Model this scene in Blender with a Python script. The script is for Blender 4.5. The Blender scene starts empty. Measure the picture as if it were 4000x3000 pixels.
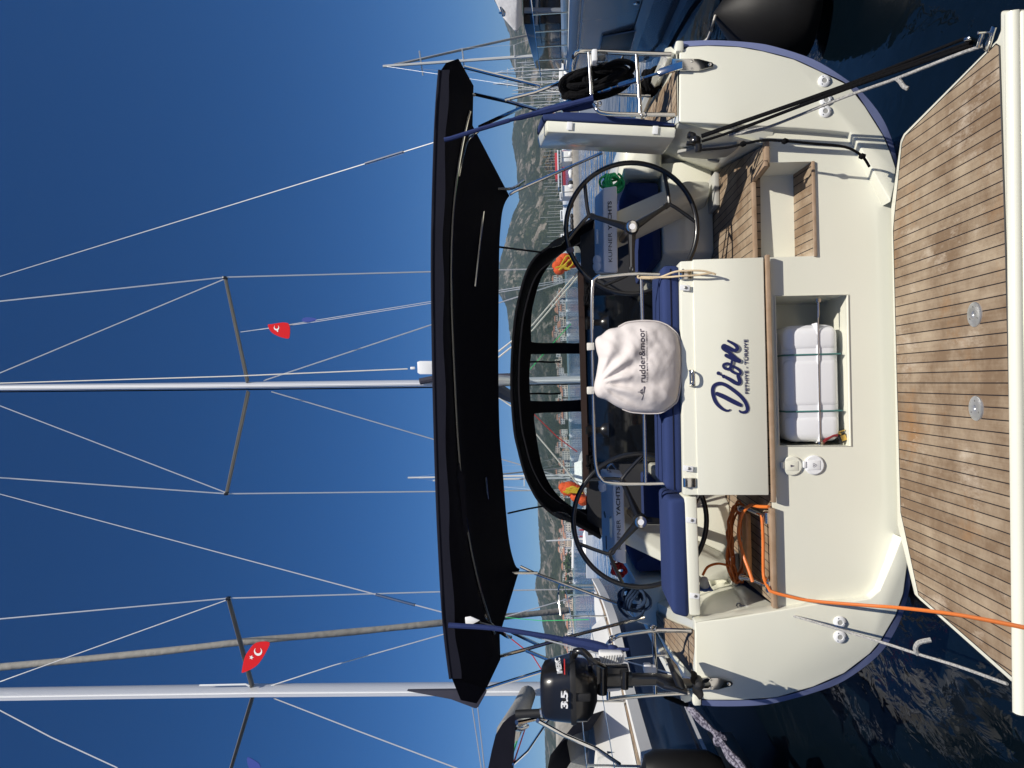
import bpy, bmesh, math, random
from mathutils import Vector as V, Matrix
from mathutils.geometry import tessellate_polygon
R = math.radians
C = bpy.context.scene.collection
S = bpy.context.scene

# ------------------------------------------------------------------ camera
HC, FPX, TH, RO = 2.30, 2773.0, R(4.43), R(1.5)
FW = V((0, math.cos(TH), math.sin(TH))); UP = V((0, -math.sin(TH), math.cos(TH))); RT = V((1, 0, 0)); DN = -UP
EU = RT*math.cos(RO) + DN*math.sin(RO)          # photo's "y decreasing"
EV = -RT*math.sin(RO) + DN*math.cos(RO)         # photo's "x increasing" (the picture lies on its side)
CAM = V((0, 0, HC))
cam = bpy.data.cameras.new('camera'); cam.sensor_width = 36; cam.lens = FPX/4000*36
cam.clip_start = 0.05; cam.clip_end = 20000
co = bpy.data.objects.new('camera', cam); C.objects.link(co)
m = Matrix((EV, EU, -FW)).transposed().to_4x4(); m.translation = CAM
co.matrix_world = m; S.camera = co

# ------------------------------------------------------------------ light
SUN = V((-.36, .61, -1.0)).normalized()          # direction the light travels
sl = bpy.data.lights.new('sun', 'SUN'); sl.energy = 5.0; sl.angle = R(.53); sl.color = (1, .94, .84)
so = bpy.data.objects.new('sun', sl); C.objects.link(so); so.rotation_euler = SUN.to_track_quat('-Z', 'Y').to_euler()
W = bpy.data.worlds.new('World'); S.world = W; W.use_nodes = True
nt = W.node_tree; sky = nt.nodes.new('ShaderNodeTexSky'); sky.sky_type = 'NISHITA'; sky.sun_disc = False
sky.sun_elevation = math.asin(-SUN.z); sky.sun_rotation = math.atan2(-SUN.x, -SUN.y)
sky.air_density = 1.0; sky.dust_density = 0.0; sky.ozone_density = 8.0; sky.altitude = 3000
bg = nt.nodes['Background']; bg.inputs[1].default_value = .070
hs = nt.nodes.new('ShaderNodeHueSaturation'); hs.inputs['Saturation'].default_value = 1.22; hs.inputs['Hue'].default_value = .504
nt.links.new(sky.outputs[0], hs.inputs['Color']); nt.links.new(hs.outputs[0], bg.inputs[0])
S.view_settings.view_transform = 'Standard'; S.view_settings.look = 'None'; S.view_settings.gamma = 1
S.view_settings.exposure = 0.14
S.cycles.max_bounces = 8; S.cycles.transparent_max_bounces = 12

# ------------------------------------------------------------------ pixel -> world
def ray(x, y): return FW + EV*((x-2000)/FPX) + EU*((1500-y)/FPX)
def P(x, y, Y):
    d = ray(x, y); return CAM + d*(Y/d.y)
def Z(x, y, z):
    d = ray(x, y); return CAM + d*((z-HC)/d.z)
def PP(l, Y): return [P(x, y, Y) for x, y in l]
def PD(l): return [P(*p) for p in l]

# ------------------------------------------------------------------ mesh helpers
def sm(pts, n=6, closed=False):
    pts = [V(p) for p in pts]
    if len(pts) < 3: return pts
    out = []; N = len(pts)
    for i in range(N if closed else N-1):
        g = (lambda k: pts[k % N]) if closed else (lambda k: pts[max(0, min(N-1, k))])
        a, b, c, d = g(i-1), g(i), g(i+1), g(i+2)
        for j in range(n):
            t = j/n
            out.append(.5*((2*b)+(c-a)*t+(2*a-5*b+4*c-d)*t*t+(3*b-a-3*c+d)*t**3))
    if not closed: out.append(pts[-1])
    return out

SPLIT = {'spreader', 'stay', 'window', 'raft_strap', 'raft_panel', 'raft_sticker', 'console_slot', 'instrument', 'hanging_strap', 'screw', 'rail_eye', 'cabin_window', 'deck_post', 'bolt', 'window_strap', 'carry_handle', 'trim', 'lock_plate', 'throw_line'}
class MB:
    def __init__(s): s.bm = bmesh.new()
    def poly(s, pts):
        try: return s.bm.faces.new([s.bm.verts.new(p) for p in pts])
        except ValueError: return None
    def merge(s, b):
        me = bpy.data.meshes.new('t'); b.to_mesh(me); b.free(); s.bm.from_mesh(me); bpy.data.meshes.remove(me)
    def box(s, c, d, rot=None, bev=0, seg=2):
        b = bmesh.new(); bmesh.ops.create_cube(b, size=1)
        for v in b.verts: v.co = V((v.co.x*d[0], v.co.y*d[1], v.co.z*d[2]))
        if bev: bmesh.ops.bevel(b, geom=b.edges[:], offset=bev, segments=seg, profile=.5, affect='EDGES')
        M = Matrix.Translation(c) @ (rot.to_4x4() if rot else Matrix())
        b.transform(M); s.merge(b)
    def prism(s, pts, vec, bev=0, seg=2):
        b = bmesh.new(); vec = V(vec); n = len(pts)
        a = [b.verts.new(p) for p in pts]; c = [b.verts.new(V(p)+vec) for p in pts]
        for tri in ([range(n)] if n < 5 else tessellate_polygon([[V(p) for p in pts]])):
            t = list(tri); b.faces.new([a[i] for i in t]); b.faces.new([c[i] for i in reversed(t)])
        for i in range(n): b.faces.new((a[i], a[(i+1) % n], c[(i+1) % n], c[i]))
        bmesh.ops.recalc_face_normals(b, faces=b.faces[:])
        if bev:
            bmesh.ops.dissolve_limit(b, angle_limit=.002, verts=b.verts[:], edges=b.edges[:])
            bmesh.ops.bevel(b, geom=b.edges[:], offset=bev, segments=seg, profile=.5, affect='EDGES', clamp_overlap=True)
        s.merge(b)
    def holed(s, outer, holes, vec):
        vec = V(vec); loops = [[V(p) for p in outer]]+[[V(p) for p in h] for h in holes]
        flat = [p for l in loops for p in l]; b = bmesh.new()
        a = [b.verts.new(p) for p in flat]; c = [b.verts.new(p+vec) for p in flat]
        for t in tessellate_polygon(loops):
            try: b.faces.new([a[i] for i in t]); b.faces.new([c[i] for i in reversed(t)])
            except ValueError: pass
        k = 0
        for l in loops:
            n = len(l)
            for i in range(n): b.faces.new((a[k+i], a[k+(i+1) % n], c[k+(i+1) % n], c[k+i]))
            k += n
        bmesh.ops.recalc_face_normals(b, faces=b.faces[:]); s.merge(b)
    def tube(s, pts, r, n=8, closed=False, smooth=0):
        if smooth: pts = sm(pts, smooth, closed)
        pts = [V(p) for p in pts]; N = len(pts); rr = r if isinstance(r, (list, tuple)) else [r]*N
        T = []
        for i in range(N):
            a = pts[(i-1) % N] if closed else pts[max(0, i-1)]; b = pts[(i+1) % N] if closed else pts[min(N-1, i+1)]
            T.append((b-a).normalized())
        u = T[0].orthogonal().normalized(); rings = []
        for i in range(N):
            u = (u - T[i]*u.dot(T[i])).normalized(); w = T[i].cross(u)
            rad = rr[min(N-1, int(i*len(rr)/N))] if len(rr) != N else rr[i]
            rings.append([s.bm.verts.new(pts[i]+(u*math.cos(k*2*math.pi/n)+w*math.sin(k*2*math.pi/n))*rad) for k in range(n)])
        for i in range(N if closed else N-1):
            a, b = rings[i], rings[(i+1) % N]
            for k in range(n): s.bm.faces.new((a[k], a[(k+1) % n], b[(k+1) % n], b[k]))
        if not closed: s.bm.faces.new(rings[0][::-1]); s.bm.faces.new(rings[-1])
    def loft(s, rings, closed=True, cap=True):
        vs = [[s.bm.verts.new(p) for p in r] for r in rings]; n = len(rings[0])
        for a, b in zip(vs, vs[1:]):
            for k in range(n if closed else n-1):
                s.bm.faces.new((a[k], a[(k+1) % n], b[(k+1) % n], b[k]))
        if cap and closed: s.bm.faces.new(vs[0][::-1]); s.bm.faces.new(vs[-1])
    def lathe(s, o, ax, prof, n=20):
        ax = V(ax).normalized(); u = ax.orthogonal().normalized(); w = ax.cross(u)
        s.loft([[V(o)+ax*h+(u*math.cos(k*2*math.pi/n)+w*math.sin(k*2*math.pi/n))*max(r, 1e-4) for k in range(n)] for r, h in prof])
    def ball(s, c, r, sc=(1, 1, 1), sub=2):
        b = bmesh.new(); bmesh.ops.create_icosphere(b, subdivisions=sub, radius=r)
        for v in b.verts: v.co = V((v.co.x*sc[0], v.co.y*sc[1], v.co.z*sc[2]))+V(c)
        s.merge(b)
    def pillow(s, out, d, n=(0, -1, 0), rings=9, fn=None, back=.7):
        n = V(n); out = [V(p) for p in out]; c = sum(out, V())/len(out)
        for sg in (1, -back):
            rg = []
            for k in range(rings+1):
                t = k/rings; h = math.sqrt(max(0, 1-(1-t)**2.6))
                ring = []
                for p in out:
                    q = p.lerp(c, t*.97)
                    ring.append(q+n*(d*h*sg+(fn(q, t) if fn and sg > 0 else 0)))
                rg.append(ring)
            s.loft(rg, True, False); s.poly(rg[-1])
        bmesh.ops.remove_doubles(s.bm, verts=s.bm.verts[:], dist=1e-5)
    def build(s, name, mat, parent=None, ang=38):
        bm = s.bm
        if name in SPLIT and parent is not None:          # every loose piece becomes a part of its own
            seen = set(); groups = []
            for v in bm.verts:
                if v in seen: continue
                st = [v]; seen.add(v); g = []
                while st:
                    w = st.pop(); g.append(w)
                    for e in w.link_edges:
                        o = e.other_vert(w)
                        if o not in seen: seen.add(o); st.append(o)
                groups.append(g)
            if len(groups) > 1:
                first = None
                for g in groups:
                    k = MB(); mp = {w: k.bm.verts.new(w.co) for w in g}
                    for f in {f for w in g for f in w.link_faces}: k.bm.faces.new([mp[w] for w in f.verts])
                    ob = k._one(name, mat, parent, ang); first = first or ob
                bm.free(); return first
        return s._one(name, mat, parent, ang)
    def _one(s, name, mat, parent=None, ang=38):
        bm = s.bm; bmesh.ops.recalc_face_normals(bm, faces=bm.faces[:])
        me = bpy.data.meshes.new(name)
        if parent is None:
            xs = [v.co for v in bm.verts]
            o = V(((min(p.x for p in xs)+max(p.x for p in xs))/2, (min(p.y for p in xs)+max(p.y for p in xs))/2, min(p.z for p in xs)))
        else:
            q = parent
            while q.parent: q = q.parent
            o = q.location.copy()
        for v in bm.verts: v.co -= o
        bm.to_mesh(me); bm.free(); me.materials.append(mat)
        me.polygons.foreach_set('use_smooth', [True]*len(me.polygons)); me.set_sharp_from_angle(angle=R(ang))
        ob = bpy.data.objects.new(name, me); C.objects.link(ob)
        if parent is None: ob.location = o
        else: ob.parent = parent
        return ob
def tag(o, label, cat, group=None):
    o['label'] = label; o['category'] = cat
    if group: o['group'] = group
    return o
def thing(name, label, cat, loc, group=None):
    o = bpy.data.objects.new(name, None); C.objects.link(o); o.location = loc; o.empty_display_size = .2
    return tag(o, label, cat, group)
def struct(o): o['kind'] = 'structure'; return o
def T(pts, r, name, mat, parent=None, smooth=0, n=8, closed=False):
    b = MB(); b.tube(pts, r, n, closed, smooth); return b.build(name, mat, parent)
def copy_tree(o, parent=None):
    c = o.copy(); C.objects.link(c); c.parent = parent
    for ch in list(o.children): copy_tree(ch, c)
    return c
def lettering(txt, a, b, h, mat, parent, name='lettering', bold=0, nrm=None, th=.002, space=1.0, shear=0, up=None):
    """text from world point a to b along its baseline, cap height h"""
    cu = bpy.data.curves.new('f', 'FONT'); cu.body = txt; cu.extrude = 0.02; cu.offset = bold; cu.space_character = space; cu.shear = shear
    t = bpy.data.objects.new('f', cu); C.objects.link(t); bpy.context.view_layer.update()
    dg = bpy.context.evaluated_depsgraph_get(); me = bpy.data.meshes.new_from_object(t.evaluated_get(dg))
    bpy.data.objects.remove(t); bpy.data.curves.remove(cu)
    x0 = min(v.co.x for v in me.vertices); x1 = max(v.co.x for v in me.vertices)
    y1 = max(v.co.y for v in me.vertices)
    a, b = V(a), V(b); r = (b-a).normalized(); L = (b-a).length
    u = V(up) if up else V((0, 0, 1)); u = (u-r*u.dot(r)).normalized(); n = r.cross(u)
    bm = bmesh.new(); bm.from_mesh(me); bpy.data.meshes.remove(me)
    for v in bm.verts:
        p = v.co.copy(); v.co = a + r*((p.x-x0)/(x1-x0)*L) + u*(p.y/y1*h) + n*(th*(.5+p.z/.04))
    mb = MB(); mb.bm.free(); mb.bm = bm
    return mb.build(name, mat, parent)

# ------------------------------------------------------------------ materials
def mat(name, col, rough=.5, metal=0, coat=0, bump=None, var=None, spec=.5, trans=0):
    m = bpy.data.materials.new(name); m.use_nodes = True; t = m.node_tree; b = t.nodes['Principled BSDF']
    b.inputs['Base Color'].default_value = (*col, 1); b.inputs['Roughness'].default_value = rough; b.inputs['Metallic'].default_value = metal
    b.inputs['Coat Weight'].default_value = coat; b.inputs['Coat Roughness'].default_value = .08
    b.inputs['Specular IOR Level'].default_value = spec
    tc = t.nodes.new('ShaderNodeTexCoord')
    if var:                                        # (scale, amount, colour2)
        n = t.nodes.new('ShaderNodeTexNoise'); n.inputs['Scale'].default_value = var[0]; n.inputs['Detail'].default_value = 6
        t.links.new(tc.outputs['Object'], n.inputs['Vector'])
        r = t.nodes.new('ShaderNodeValToRGB'); r.color_ramp.elements[0].position = .5-var[1]; r.color_ramp.elements[1].position = .5+var[1]
        r.color_ramp.elements[0].color = (*col, 1); r.color_ramp.elements[1].color = (*var[2], 1)
        t.links.new(n.outputs[0], r.inputs[0]); t.links.new(r.outputs[0], b.inputs['Base Color'])
    if bump:                                       # (scale, strength, distance)
        n = t.nodes.new('ShaderNodeTexNoise'); n.inputs['Scale'].default_value = bump[0]; n.inputs['Detail'].default_value = 5
        t.links.new(tc.outputs['Object'], n.inputs['Vector'])
        k = t.nodes.new('ShaderNodeBump'); k.inputs['Strength'].default_value = bump[1]; k.inputs['Distance'].default_value = bump[2]
        t.links.new(n.outputs[0], k.inputs['Height']); t.links.new(k.outputs[0], b.inputs['Normal'])
    return m
def teak(name, period=.054, ang=0, base=(.185, .125, .078), c2=(.37, .295, .21)):
    m = bpy.data.materials.new(name); m.use_nodes = True; t = m.node_tree; L = t.links; b = t.nodes['Principled BSDF']
    N = t.nodes.new; g = N('ShaderNodeNewGeometry'); mp = N('ShaderNodeMapping'); mp.inputs['Rotation'].default_value = (0, 0, ang)
    L.new(g.outputs['Position'], mp.inputs[0]); sx = N('ShaderNodeSeparateXYZ'); L.new(mp.outputs[0], sx.inputs[0])
    def M(op, a, b_=None):
        k = N('ShaderNodeMath'); k.operation = op
        for i, v in enumerate((a, b_)):
            if v is None: continue
            if isinstance(v, (int, float)): k.inputs[i].default_value = v
            else: L.new(v, k.inputs[i])
        return k.outputs[0]
    q = M('DIVIDE', sx.outputs[0], period); fr = M('FRACT', q); fl = M('FLOOR', q)
    seam = M('LESS_THAN', fr, .10)
    wn = N('ShaderNodeTexWhiteNoise'); wn.noise_dimensions = '1D'; L.new(fl, wn.inputs['W'])
    cx = N('ShaderNodeCombineXYZ'); L.new(M('MULTIPLY', sx.outputs[0], 90), cx.inputs[0]); L.new(M('MULTIPLY', sx.outputs[1], 3.5), cx.inputs[1]); L.new(M('MULTIPLY', wn.outputs[0], 40), cx.inputs[2])
    gr = N('ShaderNodeTexNoise'); gr.inputs['Scale'].default_value = 1.0; gr.inputs['Detail'].default_value = 6; L.new(cx.outputs[0], gr.inputs['Vector'])
    wea = N('ShaderNodeTexNoise'); wea.inputs['Scale'].default_value = 3.2; wea.inputs['Detail'].default_value = 8; wea.inputs['Roughness'].default_value = .68; L.new(g.outputs['Position'], wea.inputs['Vector'])
    mix = N('ShaderNodeMix'); mix.data_type = 'RGBA'; mix.inputs[6].default_value = (*base, 1); mix.inputs[7].default_value = (*c2, 1)
    f = M('ADD', M('ADD', M('MULTIPLY', gr.outputs[0], .5), M('MULTIPLY', wn.outputs[0], .36)), M('MULTIPLY', M('SUBTRACT', wea.outputs[0], .47), 3.2))
    f = M('SUBTRACT', f, .10); cl = N('ShaderNodeClamp'); L.new(f, cl.inputs[0]); L.new(cl.outputs[0], mix.inputs[0])
    wr = N('ShaderNodeTexNoise'); wr.inputs['Scale'].default_value = 1.9; wr.inputs['Detail'].default_value = 7; wr.inputs['Roughness'].default_value = .7
    mw = N('ShaderNodeMapping'); mw.inputs['Location'].default_value = (7, 3, 1); L.new(g.outputs['Position'], mw.inputs[0]); L.new(mw.outputs[0], wr.inputs['Vector'])
    rp = N('ShaderNodeValToRGB'); rp.color_ramp.elements[0].position = .56; rp.color_ramp.elements[1].position = .72; L.new(wr.outputs[0], rp.inputs[0])
    mx3 = N('ShaderNodeMix'); mx3.data_type = 'RGBA'; L.new(M('MULTIPLY', rp.outputs[0], .85), mx3.inputs[0]); L.new(mix.outputs[2], mx3.inputs[6]); mx3.inputs[7].default_value = (.27, .145, .062, 1)
    bl = N('ShaderNodeTexNoise'); bl.inputs['Scale'].default_value = 2.6; bl.inputs['Detail'].default_value = 9; bl.inputs['Roughness'].default_value = .74; mb = N('ShaderNodeMapping'); mb.inputs['Location'].default_value = (2, 9, 4); mb.inputs['Scale'].default_value = (1.6, .7, 1); L.new(g.outputs['Position'], mb.inputs[0]); L.new(mb.outputs[0], bl.inputs['Vector'])
    rb = N('ShaderNodeValToRGB'); rb.color_ramp.elements[0].position = .55; rb.color_ramp.elements[1].position = .68; L.new(bl.outputs[0], rb.inputs[0])
    mx4 = N('ShaderNodeMix'); mx4.data_type = 'RGBA'; L.new(M('MULTIPLY', rb.outputs[0], .75), mx4.inputs[0]); L.new(mx3.outputs[2], mx4.inputs[6]); mx4.inputs[7].default_value = (.50, .425, .34, 1)
    mx2 = N('ShaderNodeMix'); mx2.data_type = 'RGBA'; L.new(seam, mx2.inputs[0]); L.new(mx4.outputs[2], mx2.inputs[6]); mx2.inputs[7].default_value = (.012, .009, .012, 1)
    L.new(mx2.outputs[2], b.inputs['Base Color']); b.inputs['Roughness'].default_value = .75; b.inputs['Specular IOR Level'].default_value = .25
    bp = N('ShaderNodeBump'); bp.inputs['Strength'].default_value = .25; bp.inputs['Distance'].default_value = .002
    L.new(M('SUBTRACT', gr.outputs[0], seam), bp.inputs['Height']); L.new(bp.outputs[0], b.inputs['Normal'])
    return m
def glass(name, tint=(.86, .9, .9), haze=.05, rough=.03):
    m = bpy.data.materials.new(name); m.use_nodes = True; t = m.node_tree; L = t.links
    t.nodes.remove(t.nodes['Principled BSDF']); o = t.nodes['Material Output']
    a = t.nodes.new('ShaderNodeBsdfTransparent'); a.inputs[0].default_value = (*tint, 1)
    g = t.nodes.new('ShaderNodeBsdfGlossy'); g.inputs['Roughness'].default_value = rough
    d = t.nodes.new('ShaderNodeBsdfDiffuse'); d.inputs[0].default_value = (.6, .62, .62, 1)
    fr = t.nodes.new('ShaderNodeFresnel'); fr.inputs[0].default_value = 1.4
    m1 = t.nodes.new('ShaderNodeMixShader'); m2 = t.nodes.new('ShaderNodeMixShader'); m2.inputs[0].default_value = haze
    L.new(fr.outputs[0], m1.inputs[0]); L.new(a.outputs[0], m1.inputs[1]); L.new(g.outputs[0], m1.inputs[2])
    L.new(m1.outputs[0], m2.inputs[1]); L.new(d.outputs[0], m2.inputs[2]); L.new(m2.outputs[0], o.inputs[0])
    return m
GEL = mat('gelcoat', (.725, .722, .612), .26, coat=.4, var=(1.7, .3, (.75, .748, .648)), bump=(1.2, .05, .02))
WHITE = mat('white_plastic', (.78, .79, .80), .3, coat=.2)
HULLG = mat('hull_paint', (.20, .235, .42), .3, coat=.4)
TEAK = teak('teak_deck')
TEAKS = teak('teak_side', .05, R(-6))
WOOD = mat('teak_trim', (.36, .26, .18), .65, var=(14, .2, (.27, .18, .11)), bump=(60, .2, .002))
OCH = mat('varnished_wood', (.33, .16, .05), .45, var=(25, .2, (.42, .22, .08)))
SS = mat('stainless', (.66, .645, .61), .14, 1)
ALU = mat('anodised_aluminium', (.60, .61, .63), .32, .85)
ALUW = mat('silver_spar', (.66, .67, .69), .35, .3)
DALU = mat('spreader_grey', (.27, .265, .26), .4, .6)
BLK = mat('black_plastic', (.010, .010, .011), .28, coat=.3)
RUB = mat('black_rubber', (.010, .010, .011), .6)
MBLK = mat('black_fabric', (.007, .007, .010), .85, bump=(180, .3, .002), spec=.2)
DWIN = mat('hull_glass', (.004, .004, .005), .35, spec=.25)
NAVY = mat('navy_canvas', (.0065, .007, .015), .85, bump=(6, .3, .02), spec=.2)
BLUE = mat('blue_cushion', (.020, .037, .112), .85, bump=(300, .35, .002), spec=.2, var=(3, .3, (.027, .042, .132)))
STRAP = mat('blue_webbing', (.022, .036, .12), .85, bump=(60, .5, .004), spec=.2)
SEATG = mat('grey_moulding', (.36, .36, .34), .45)
SIGN = mat('sign_plate', (.84, .84, .86), .4)
SIGND = mat('sign_text', (.006, .007, .02), .5)
NAVYT = mat('navy_vinyl', (.009, .014, .085), .4)
COVER = mat('cover_fabric', (.66, .61, .59), .9, bump=(28, .35, .006), spec=.15)
GREYT = mat('grey_print', (.10, .09, .12), .8)
RAFT = mat('raft_shell', (.76, .77, .80), .22, coat=.4)
GSTR = mat('green_strap', (.05, .16, .15), .7)
ORG = mat('orange_cable', (.62, .155, .025), .45)
BRN = mat('brown_cable', (.16, .045, .02), .5)
PLUG = mat('plug_grey', (.42, .45, .50), .5)
PLUGB = mat('plug_blue', (.04, .10, .34), .5)
ROPEB = mat('black_rope', (.005, .005, .006), .95, bump=(90, .9, .01), spec=.12)
ROPEP = mat('purple_rope', (.055, .05, .08), .8, bump=(70, .9, .01), var=(60, .06, (.25, .24, .3)))
ROPEG = mat('grey_rope', (.42, .41, .39), .85, bump=(120, .9, .006), var=(120, .1, (.25, .25, .25)))
ROPEW = mat('white_rope', (.66, .63, .57), .85, bump=(120, .7, .006))
ROPEC = mat('beige_rope', (.58, .46, .30), .85, bump=(90, .7, .004))
GREEN = mat('green_rope', (.04, .52, .16), .75, bump=(90, .8, .006))
RED = mat('red_rope', (.50, .02, .02), .75, bump=(90, .8, .006))
ROPEBL = mat('blue_rope', (.005, .022, .06), .8, bump=(70, .8, .006))
WIRE = mat('steel_wire', (.62, .62, .62), .4, .6)
FLAGR = mat('flag_red', (.62, .012, .018), .8, spec=.2)
FLAGW = mat('flag_white', (.82, .8, .8), .8)
FLAGB = mat('flag_blue', (.03, .06, .30), .8)
BRASS = mat('brass', (.62, .42, .12), .35, .9)
DRED = mat('dark_red', (.22, .012, .02), .5)
BULK = mat('dark_bulkhead', (.03, .03, .032), .5)
DBRN = mat('companionway', (.035, .02, .014), .3, coat=.3)
TINT = mat('dark_acrylic', (.006, .007, .009), .08, coat=.3)
NHULL = mat('navy_hull', (.020, .032, .062), .16, coat=.8)
GHULL = mat('grey_hull', (.155, .152, .150), .2, coat=.45, spec=.4)
GHULL2 = mat('grey_hull_band', (.20, .22, .25), .25, coat=.4)
SAILG = mat('sail_cover', (.30, .29, .265), .85, bump=(8, .8, .03), var=(5, .2, (.25, .24, .22)))
SAILD = mat('dark_sail_cover', (.035, .035, .055), .85, bump=(6, .5, .02))
TARP = mat('clear_tarp', (.55, .55, .56), .35, bump=(5, .6, .05))
VINYL = glass('clear_vinyl')
LENS = glass('clear_lens', (.85, .87, .88), .06, .02)
ORF = mat('orange_fabric', (.78, .10, .02), .75, bump=(20, .6, .02))
YEL = mat('yellow_fabric', (.72, .48, .03), .75)
BOATW = mat('far_white', (.72, .72, .70), .5)
MASTF = mat('far_mast', (.55, .55, .53), .5)
BRED = mat('boat_red', (.42, .025, .03), .5)
QUAYM = mat('quay_concrete', (.62, .59, .53), .9, var=(1.2, .25, (.5, .47, .42)))
FGREY = mat('pier_concrete', (.40, .36, .30), .9, var=(2, .2, (.30, .27, .22)))
FENDR = mat('fender_black', (.005, .005, .005), .55, bump=(2, .2, .02), var=(2.5, .2, (.008, .0075, .0075)), spec=.3)
ROOF = mat('terracotta', (.36, .17, .10), .9)
HOUSES = [mat('house_wall', c, .9) for c in ((.74, .72, .66), (.66, .60, .50), (.70, .58, .46), (.60, .60, .60), (.62, .50, .42))]
WIN = mat('house_window', (.08, .09, .10), .3)
def hull3(mb, pts, bev=0):
    b = bmesh.new(); [b.verts.new(p) for p in pts]
    r = bmesh.ops.convex_hull(b, input=b.verts[:])
    for v in [v for v in b.verts if not v.link_faces]: b.verts.remove(v)
    bmesh.ops.dissolve_limit(b, angle_limit=.03, verts=b.verts[:], edges=b.edges[:])
    if bev: bmesh.ops.bevel(b, geom=b.edges[:], offset=bev, segments=2, profile=.5, affect='EDGES', clamp_overlap=True)
    mb.merge(b)

# ================================================================== THE YACHT
ZS = 1.10                                    # cockpit sole
boat = thing('sailing_yacht', 'cream sailing yacht with open stern, two black wheels and lowered teak bathing platform', 'sailing yacht', (0.03, 4.3, 0))
inR = [(2666,183),(2765,177),(2886,182),(2982,199),(3103,231),(3199,275),(3315,332),(3381,416),(3453,531),(3483,603),(3501,657)]
outR = [(2669,161),(2789,157),(2934,166),(3030,183),(3175,231),(3290,299),(3369,362),(3441,452),(3483,543),(3504,627)]
inL = [(2742,2735),(2889,2736),(3034,2725),(3178,2684),(3299,2631),(3400,2554),(3441,2506),(3501,2404),(3531,2319),(3547,2199)]
outL = [(2742,2755),(2802,2759),(2937,2757),(3034,2745),(3178,2706),(3299,2658),(3429,2561),(3501,2458),(3538,2362),(3556,2283)]
def PQ1(x, y, o=0):        # the transom corners lie in two planes, swept forward towards the sides
    d = ray(x, y); sg = 1 if y < 1500 else -1; k, x0 = .10, (1.53 if sg > 0 else 1.44)
    t = (4.28+o-k*x0)/(d.y-k*sg*d.x); return CAM+d*t
def PQ(l, o=0): return [PQ1(x, y, o) for x, y in l]
# outer skin
bot = [(3560,760),(3615,1050),(3635,1450),(3622,1850),(3590,2150)]
sec = sm(PQ(outR, .03)+PP(bot, 4.31)+PQ(outL[::-1], .03), 3)
rings = []
for Y, kx, z0, kz in ((4.305,1,0,1),(4.6,1.01,-.02,1),(7,1.09,-.22,1.05),(10,1.08,-.35,1.12),(13,.86,-.25,1.2),(15.5,.52,.0,1.2),(17.5,.16,.35,1.1),(18,.02,.5,1.0)):
    rings.append([V((.03+(p.x-.03)*kx, max(Y, p.y), max(-.4, .42+(p.z-.42)*kz+(z0 if p.z < .9 else 0)))) for p in sec])
b = MB(); b.loft(rings, False, False)
n = len(PP(outR, 1))
b.build('hull', HULLG, boat, 60)
for a_, c_ in ((inR, outR), (inL, outL)):
    A, Bq = sm(PQ(a_, .007), 4), sm(PQ(c_, .025), 4)
    k = min(len(A), len(Bq)); A = [A[int(i*(len(A)-1)/(k-1))] for i in range(k)]; Bq = [Bq[int(i*(len(Bq)-1)/(k-1))] for i in range(k)]
    rim = MB(); rim.loft([A, Bq], False, False); rim.build('hull_edge', HULLG, boat, 60)
# quarters
b = MB()
b.prism(PQ([(2655,200),(2653,476),(2886,487),(3103,499),(3240,509),(3320,517),(3352,560),(3395,640),(3480,790),(3497,720)]+[(3501,657),(3483,603),(3453,531),(3381,416),(3315,332),(3199,275),(3103,231),(2982,199),(2886,182),(2765,177),(2690,181)]), (0,.12,0), .008, 3)
b.prism(PP([(2640,156),(2640,200),(2672,200),(2672,156)], 4.31), (0,.2,0), .012)
b.build('transom_corner', GEL, boat)
b = MB()
b.prism(PQ([(2718,2725),(2716,2431),(2841,2417),(2986,2393),(3082,2378),(3200,2357),(3320,2351),(3399,2338),(3435,2307),(3478,2208),(3522,2096),(3536,2150)]+[(3547,2199),(3531,2319),(3501,2404),(3441,2506),(3400,2554),(3299,2631),(3178,2684),(3034,2725),(2889,2736),(2770,2736)]), (0,.12,0), .008, 3)
b.prism(PP([(2706,2714),(2708,2759),(2741,2759),(2739,2714)], 4.31), (0,.2,0), .012)
b.build('transom_corner', GEL, boat)
# basin face with step niche and raft locker opening
YB = 4.328
outer = PP([(3024,2400),(3020,1950),(3000,1006),(3178,1000),(3172,631),(2998,635),(2988,560),(3010,490),(3330,490),(3420,600),(3540,800),(3560,1500),(3590,2150),(3420,2360)], YB)
rec = PP([(3026,1156),(3310,1152),(3322,1742),(3042,1742)], YB)
b = MB(); b.holed(outer, [rec], (0,.03,0)); b.build('transom', GEL, boat)
b = MB()                                       # raft locker recess
bk = [p+V((0,.5,0)) for p in rec]; rf = [p+V((0,.031,0)) for p in rec]
for i in range(4): b.poly([rf[i], rf[(i+1)%4], bk[(i+1)%4], bk[i]])
b.poly(bk); b.build('raft_locker', GEL, boat)
b = MB()
for q in (rec,): b.tube([p+V((0,-.002,0)) for p in q], .006, 6, True)
b.build('locker_rim', GEL, boat)
# sole
tr = P(3172,631,YB); tl = P(3176,1003,YB); zt = tr.z; c = P(3098,683,4.585); d = P(3105,1006,4.60)
soleP = [Z(2988,560,ZS), Z(2995,635,ZS), Z(2944,698,ZS), Z(2948,1008,ZS), V((.70,4.62,ZS)), V((.70,4.36,ZS)), V((-.71,4.37,ZS)), V((-1.36,4.31,ZS)), Z(2903,2260,ZS), V((-1.62,6.2,ZS)), V((-1.62,9.4,ZS)), V((1.65,9.4,ZS)), V((1.65,6.2,ZS)), Z(2793,672,ZS)]
b = MB(); b.prism([V((p.x,max(p.y,4.345),ZS-.04)) for p in soleP], (0,0,.04)); b.build('cockpit_sole', TEAK, boat)
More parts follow.
